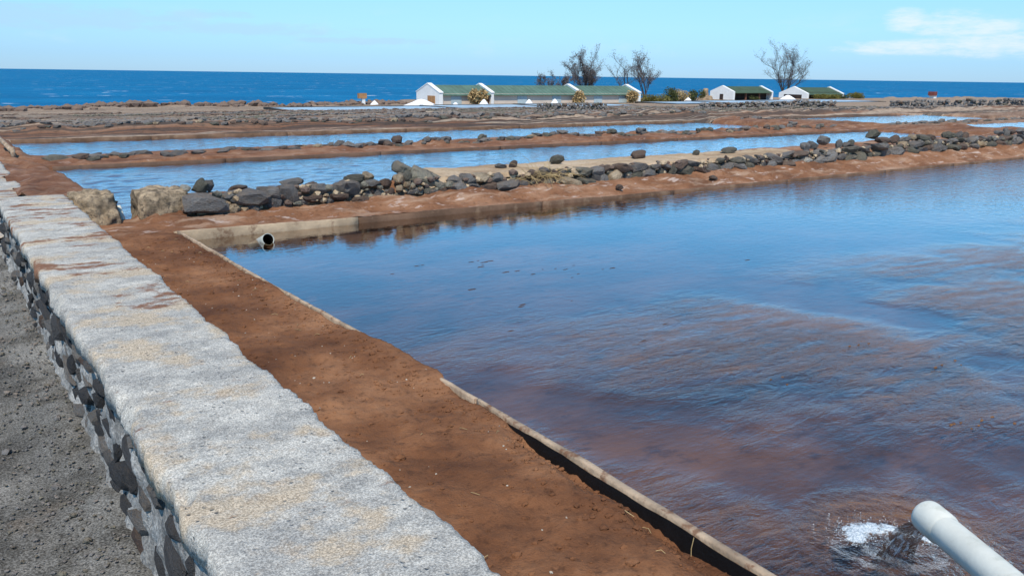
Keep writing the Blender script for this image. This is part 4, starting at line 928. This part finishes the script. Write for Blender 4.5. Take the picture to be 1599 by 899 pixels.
# floating algae flakes and ochre lumps on the near pool
A = []
for (cx, cy, n_, sx, sy) in [(3.56, 5.02, 14, .16, .10), (3.62, 5.45, 12, .15, .08), (4.18, 4.78, 10, .12, .10), (3.0, 5.6, 6, .12, .1), (3.3, 4.3, 8, .3, .2), (5.6, 4.3, 2, .1, .1), (3.35, 3.35, 4, .2, .2)]:
    for i in range(n_):
        s = random.uniform(.012, .05); A.append((random.gauss(cx, sx), random.gauss(cy, sy), .2015, s, s * .35, .0025))
A = [(a_[0], a_[1], a_[2], a_[3] * .9, a_[4] * .5, .0012) for a_ in A[::2]]
rubble('algae_flakes', A, MT['algae'], 'dark algae flakes floating on the calm part of near pool')
A = []
for (cx, cy, n_, sp2) in [(4.36, 2.08, 7, .12), (3.71, 1.59, 10, .09), (3.32, 2.42, 3, .06), (4.3, 2.54, 3, .05)]:
    for i in range(n_):
        s_ = random.uniform(.003, .008); A.append((random.gauss(cx, sp2), random.gauss(cy, sp2 * .5), .2008, s_ * 2.0, s_, s_ * .5))
rubble('algae_lumps', A, MT['ochre'], 'ochre algae lumps breaking the surface of near pool')

# pebbles, clods and straws on the soil and the path
A = []
for i in range(900):
    y = 0.9 + 6.5 * random.random() ** 1.6; x = random.uniform(.98, float(board_x(y)) - .05); s = random.uniform(.0018, .0055) * (1 if random.random() < .95 else 2.0); A.append((x, y, 0, s, s, s * .7))
A = np.array(A); A[:, 2] = strip_z(A[:, 0], A[:, 1])[0] + A[:, 5] * .4
rubble('pebbles', A[:120], MT['pale'], 'tiny pale pebbles strewn over the red soil strip'); 
A = []
for i in range(2200):
    y = .8 + 6.6 * random.random() ** 1.5; xb_ = float(board_x(y)); x = random.choice([random.uniform(.98, xb_ - .04), xb_ - .04 - abs(random.gauss(0, .10)), .99 + abs(random.gauss(0, .06))])
    if .96 < x < xb_ - .02:
        s = random.uniform(.003, .012) * (1 if random.random() < .93 else 1.9); A.append((x, y, 0, s * 1.2, s, s * .7))
A = np.array(A); A[:, 2] = strip_z(A[:, 0], A[:, 1])[0] + A[:, 5] * .15; rubble('soil_clods', A, MT['soil'], 'crumbled clods of red soil along the strip')
A = Acc(); rr = random.Random(5)
for i in range(40):
    y = 1.0 + 6.2 * rr.random() ** 1.3; x = rr.uniform(1.0, float(board_x(y)) - .06); a = rr.uniform(0, 6.28); L = rr.uniform(.012, .05); z = float(strip_z(np.array([x]), np.array([y]))[0][0]) + .004
    A.add(*tube_vf([(x, y, z), (x + L * .5 * math.cos(a), y + L * .5 * math.sin(a), z + .006), (x + L * math.cos(a + .3), y + L * math.sin(a + .3), z + .001)], .0014, 3, False))
tag(mesh_np('straw_bits', A.V, A.F, MT['straw'], None), 'bits of dry straw lying on the red soil strip', kind='stuff')
A = []
for i in range(2800):
    y = .9 + 7.5 * random.random() ** 1.4; x = .42 - abs(random.gauss(0, .30)); s = random.uniform(.002, .009) * (1 if random.random() < .96 else 2.2); A.append((x, y, .02 + .0 * y, s, s, s * .7))
A = np.array(A); A[:, 2] = 0.018 * fbm(A[:, 0] * 1.1, A[:, 1] * 1.1, 1, 4) + 0.006 * fbm(A[:, 0] * 8, A[:, 1] * 8, 2, 3) + 0.05 * sst(A[:, 0], 0.12, 0.46) * (0.6 + 0.5 * fbm(A[:, 0] * 2, A[:, 1] * 2.2, 4, 3)) + A[:, 5] * .3
rubble('gravel', A[:1800], MT['basalt'], 'dark volcanic gravel lying on the path'); rubble('gravel', A[1800:], MT['olive'], 'paler volcanic gravel lying on the path')
# two dry stems beside the board
for (y, h, lb) in ((1.545, .075, 'farther dry stem standing against the black board edge'), (1.29, .08, 'nearer dry stem against the black board edge, near picture bottom')):
    xb_ = float(board_x(y)) - .034; V, F = tube_vf([(xb_ - .004, y, .215), (xb_ - .002, y + .004, .25), (xb_ + .002, y, .215 + h)], .0016, 4, False)
    tag(mesh_np('dry_stem', V, F, MT['straw'], None), lb, 'grass')

# ================================================================== TREES AND BUSHES
def tree(label, loc, height, spread, seed, limbs, leaf_n, lean=(0, 0), leaf_sz=.22, name='tamarisk_tree'):
    r = random.Random(seed); t = tag(empty(name, loc), label, 'tree'); A = Acc(); tips = []
    def grow(p, d, L, rad, lev):
        pts = [p.copy()]; q = p.copy(); dd = d.copy(); n_ = 5
        for k in range(n_):
            dd = (dd + Vector((r.gauss(0, .16), r.gauss(0, .16), r.gauss(.03, .08)))).normalized(); q = q + dd * (L / n_); pts.append(q.copy())
            if lev > 0: tips.append((q.copy(), dd.copy(), lev))
            if lev < 3 and k >= (1 if lev == 0 else 0) and r.random() < (.95 if lev else .8):
                s_ = Vector((r.gauss(0, 1), r.gauss(0, 1), r.uniform(.1, 1.0))).normalized(); nd = (dd * .75 + s_ * .75).normalized(); grow(q, nd, L * r.uniform(.38, .62), rad * .45, lev + 1)
        A.add(*tube_vf(pts, [rad * (1 - .75 * i / n_) for i in range(n_ + 1)], 5 if lev < 2 else 3, False))
    for (ax, ay, hf) in limbs:
        d = Vector((ax * spread + lean[0], ay * spread + lean[1], 1.0)).normalized(); grow(Vector(loc) + Vector((ax * .3, ay * .3, -.2)), d, height * hf * .80, height * .014 + .03, 0)
    own(mesh_np('trunk', A.V, A.F, MT['bark'], None), t)
    n_ = leaf_n; rg = np.random.default_rng(seed); ti = rg.integers(0, len(tips), n_); Pp = np.array([tips[i][0][:] for i in ti]); D = np.array([tips[i][1][:] for i in ti])
    c_ = Pp + rg.normal(size=(n_, 3)) * np.array([.26, .26, .24]) * (height / 9)
    a = D + rg.normal(size=(n_, 3)) * .6; a /= np.linalg.norm(a, axis=1)[:, None]; b = np.cross(a, rg.normal(size=(n_, 3))); b /= np.linalg.norm(b, axis=1)[:, None]
    L = rg.uniform(.5, 1.5, n_)[:, None] * leaf_sz
    V = np.stack([c_ - b * L * .12, c_ + b * L * .12, c_ + a * L], 1).reshape(-1, 3); own(mesh_np('crown', V, np.arange(n_ * 3).reshape(-1, 3), MT['needles'], None, False), t)
tree('broad dark feathery tree, tallest of those behind the long warehouse', (119, 141, -3.1), 9.0, .42, 3, [(-.6, .2, .8), (.1, -.3, 1.08), (.6, .3, .9), (-.2, .6, .85), (.35, -.1, 1.0), (1.0, .1, .62), (-.9, -.3, .60)], 11000, leaf_sz=.30)
tree('thin sparse tree behind warehouse, left of the upright feathery tree', (128.5, 139, -3.1), 8.4, .30, 8, [(-.3, .2, .9), (.3, -.3, 1.0), (.8, .1, .7)], 1800, leaf_sz=.24)
tree('upright feathery tree at the right end of the warehouse', (129.3, 133, -3.1), 8.5, .26, 21, [(-.7, .1, .72), (.35, .2, 1.05), (.1, -.3, .85), (-.3, .1, .70)], 5200, leaf_sz=.28)
tree('low dark shrubby tree peeking over the warehouse roof, left of broad tree', (109.5, 136, -3.1), 5.0, .6, 31, [(-.5, 0, .8), (.5, .2, 1.0), (0, .3, .9)], 2400, leaf_sz=.3)
tree('lowest dark shrub top peeking over the warehouse roof, farthest left', (107, 139, -3.1), 4.3, .6, 37, [(-.5, 0, 1.0), (.5, .2, 1.0), (0, .3, 1.0)], 2000, leaf_sz=.3)
tree('big bare fan-shaped tree between the two small white houses', (191, 143, -3.1), 11.0, .56, 14, [(-.85, .0, .86), (-.45, .2, .9), (-.05, .2, 1.12), (.25, -.2, 1.05), (.6, .2, 1.05), (.95, .0, 1.08), (-.7, -.2, .6), (.5, -.3, .7)], 8000, leaf_sz=.28)
def bush(name, label, loc, rx, ry, rz, n_, m, seed, lobes=7, leaf=.22, cat='bush'):
    rg = np.random.default_rng(seed); t = tag(empty(name, loc), label, cat)
    Cc = rg.uniform(-1, 1, (lobes, 3)) * np.array([.65, .65, .35]) + np.array([0, 0, .45]); Rr = rg.uniform(.3, .52, lobes)
    i = rg.integers(0, lobes, n_); dv = rg.normal(size=(n_, 3)); dv /= np.linalg.norm(dv, axis=1)[:, None]; p_ = Cc[i] + dv * (Rr[i] * rg.uniform(.55, 1.05, n_))[:, None]
    p_[:, 2] = np.abs(p_[:, 2]); Q = p_ * np.array([rx, ry, rz]) + np.array(loc)
    a = dv + rg.normal(size=(n_, 3)) * .7; a /= np.linalg.norm(a, axis=1)[:, None]; b = np.cross(a, rg.normal(size=(n_, 3))); b /= np.linalg.norm(b, axis=1)[:, None]; L = rg.uniform(.5, 1.4, n_)[:, None] * leaf
    V = np.stack([Q - b * L * .4, Q + b * L * .4, Q + a * L], 1).reshape(-1, 3); own(mesh_np('foliage', V, np.arange(n_ * 3).reshape(-1, 3), m, None, False), t)
    A = Acc()
    for k in range(6):
        j = k % lobes; A.add(*tube_vf([Vector(loc), Vector(loc) + Vector(Cc[j] * np.array([rx, ry, rz])) * .9], [.06, .02], 4, False))
    own(mesh_np('stem', A.V, A.F, MT['bark'], None), t)
G = lambda x, y: (x, y, HZ(x, y) - .05)
bush('bush', 'low yellow-green bush at the right foot of the warehouse', G(120.5, 121.5), 4.2, 2.0, 1.5, 2600, MT['bushy'], 1)
bush('bush', 'tall olive bush right of the warehouse, left of straw-coloured bush', G(127.5, 123), 2.2, 1.8, 2.7, 2200, MT['bushg'], 2)
bush('bush', 'straw-coloured dry bush between two olive bushes', G(131.2, 124.5), 2.4, 1.8, 2.2, 2200, MT['straw'], 3)
bush('bush', 'olive bush right of the straw-coloured dry bush', G(136.2, 124.5), 2.4, 1.8, 1.9, 2000, MT['bushg'], 4)
bush('bush', 'small green shrub before the veranda of left small house', G(157.5, 126.2), 1.5, 1.0, .9, 700, MT['bushg'], 5)
bush('bush', 'long green shrub before the right small house', G(190.8, 129.5), 5.2, 1.3, 1.1, 2600, MT['bushy'], 6)
bush('bush', 'dense green shrub at right corner of right small house', G(197.5, 129.8), 2.2, 1.2, 1.0, 900, MT['bushg'], 9)
bush('bush', 'rounded yellow-green bush standing alone right of small houses', G(207, 131), 4.2, 2.2, 1.5, 2400, MT['bushy'], 7)
bush('frond_heap', 'heap of dry tan fronds before the red-brown warehouse bay', G(75.3, 116.6), 2.0, 1.2, 2.0, 1800, MT['straw2'], 11, 7, .4, 'frond heap')
bush('frond_heap', 'round heap of dry fronds at third white gable', G(96.9, 116.8), 1.0, .9, 1.9, 1000, MT['straw2'], 12, 6, .35, 'frond heap')
bush('frond_heap', 'round heap of dry fronds near the last white gable', G(110.0, 116.8), 1.15, .9, 2.0, 1000, MT['straw2'], 13, 6, .35, 'frond heap')
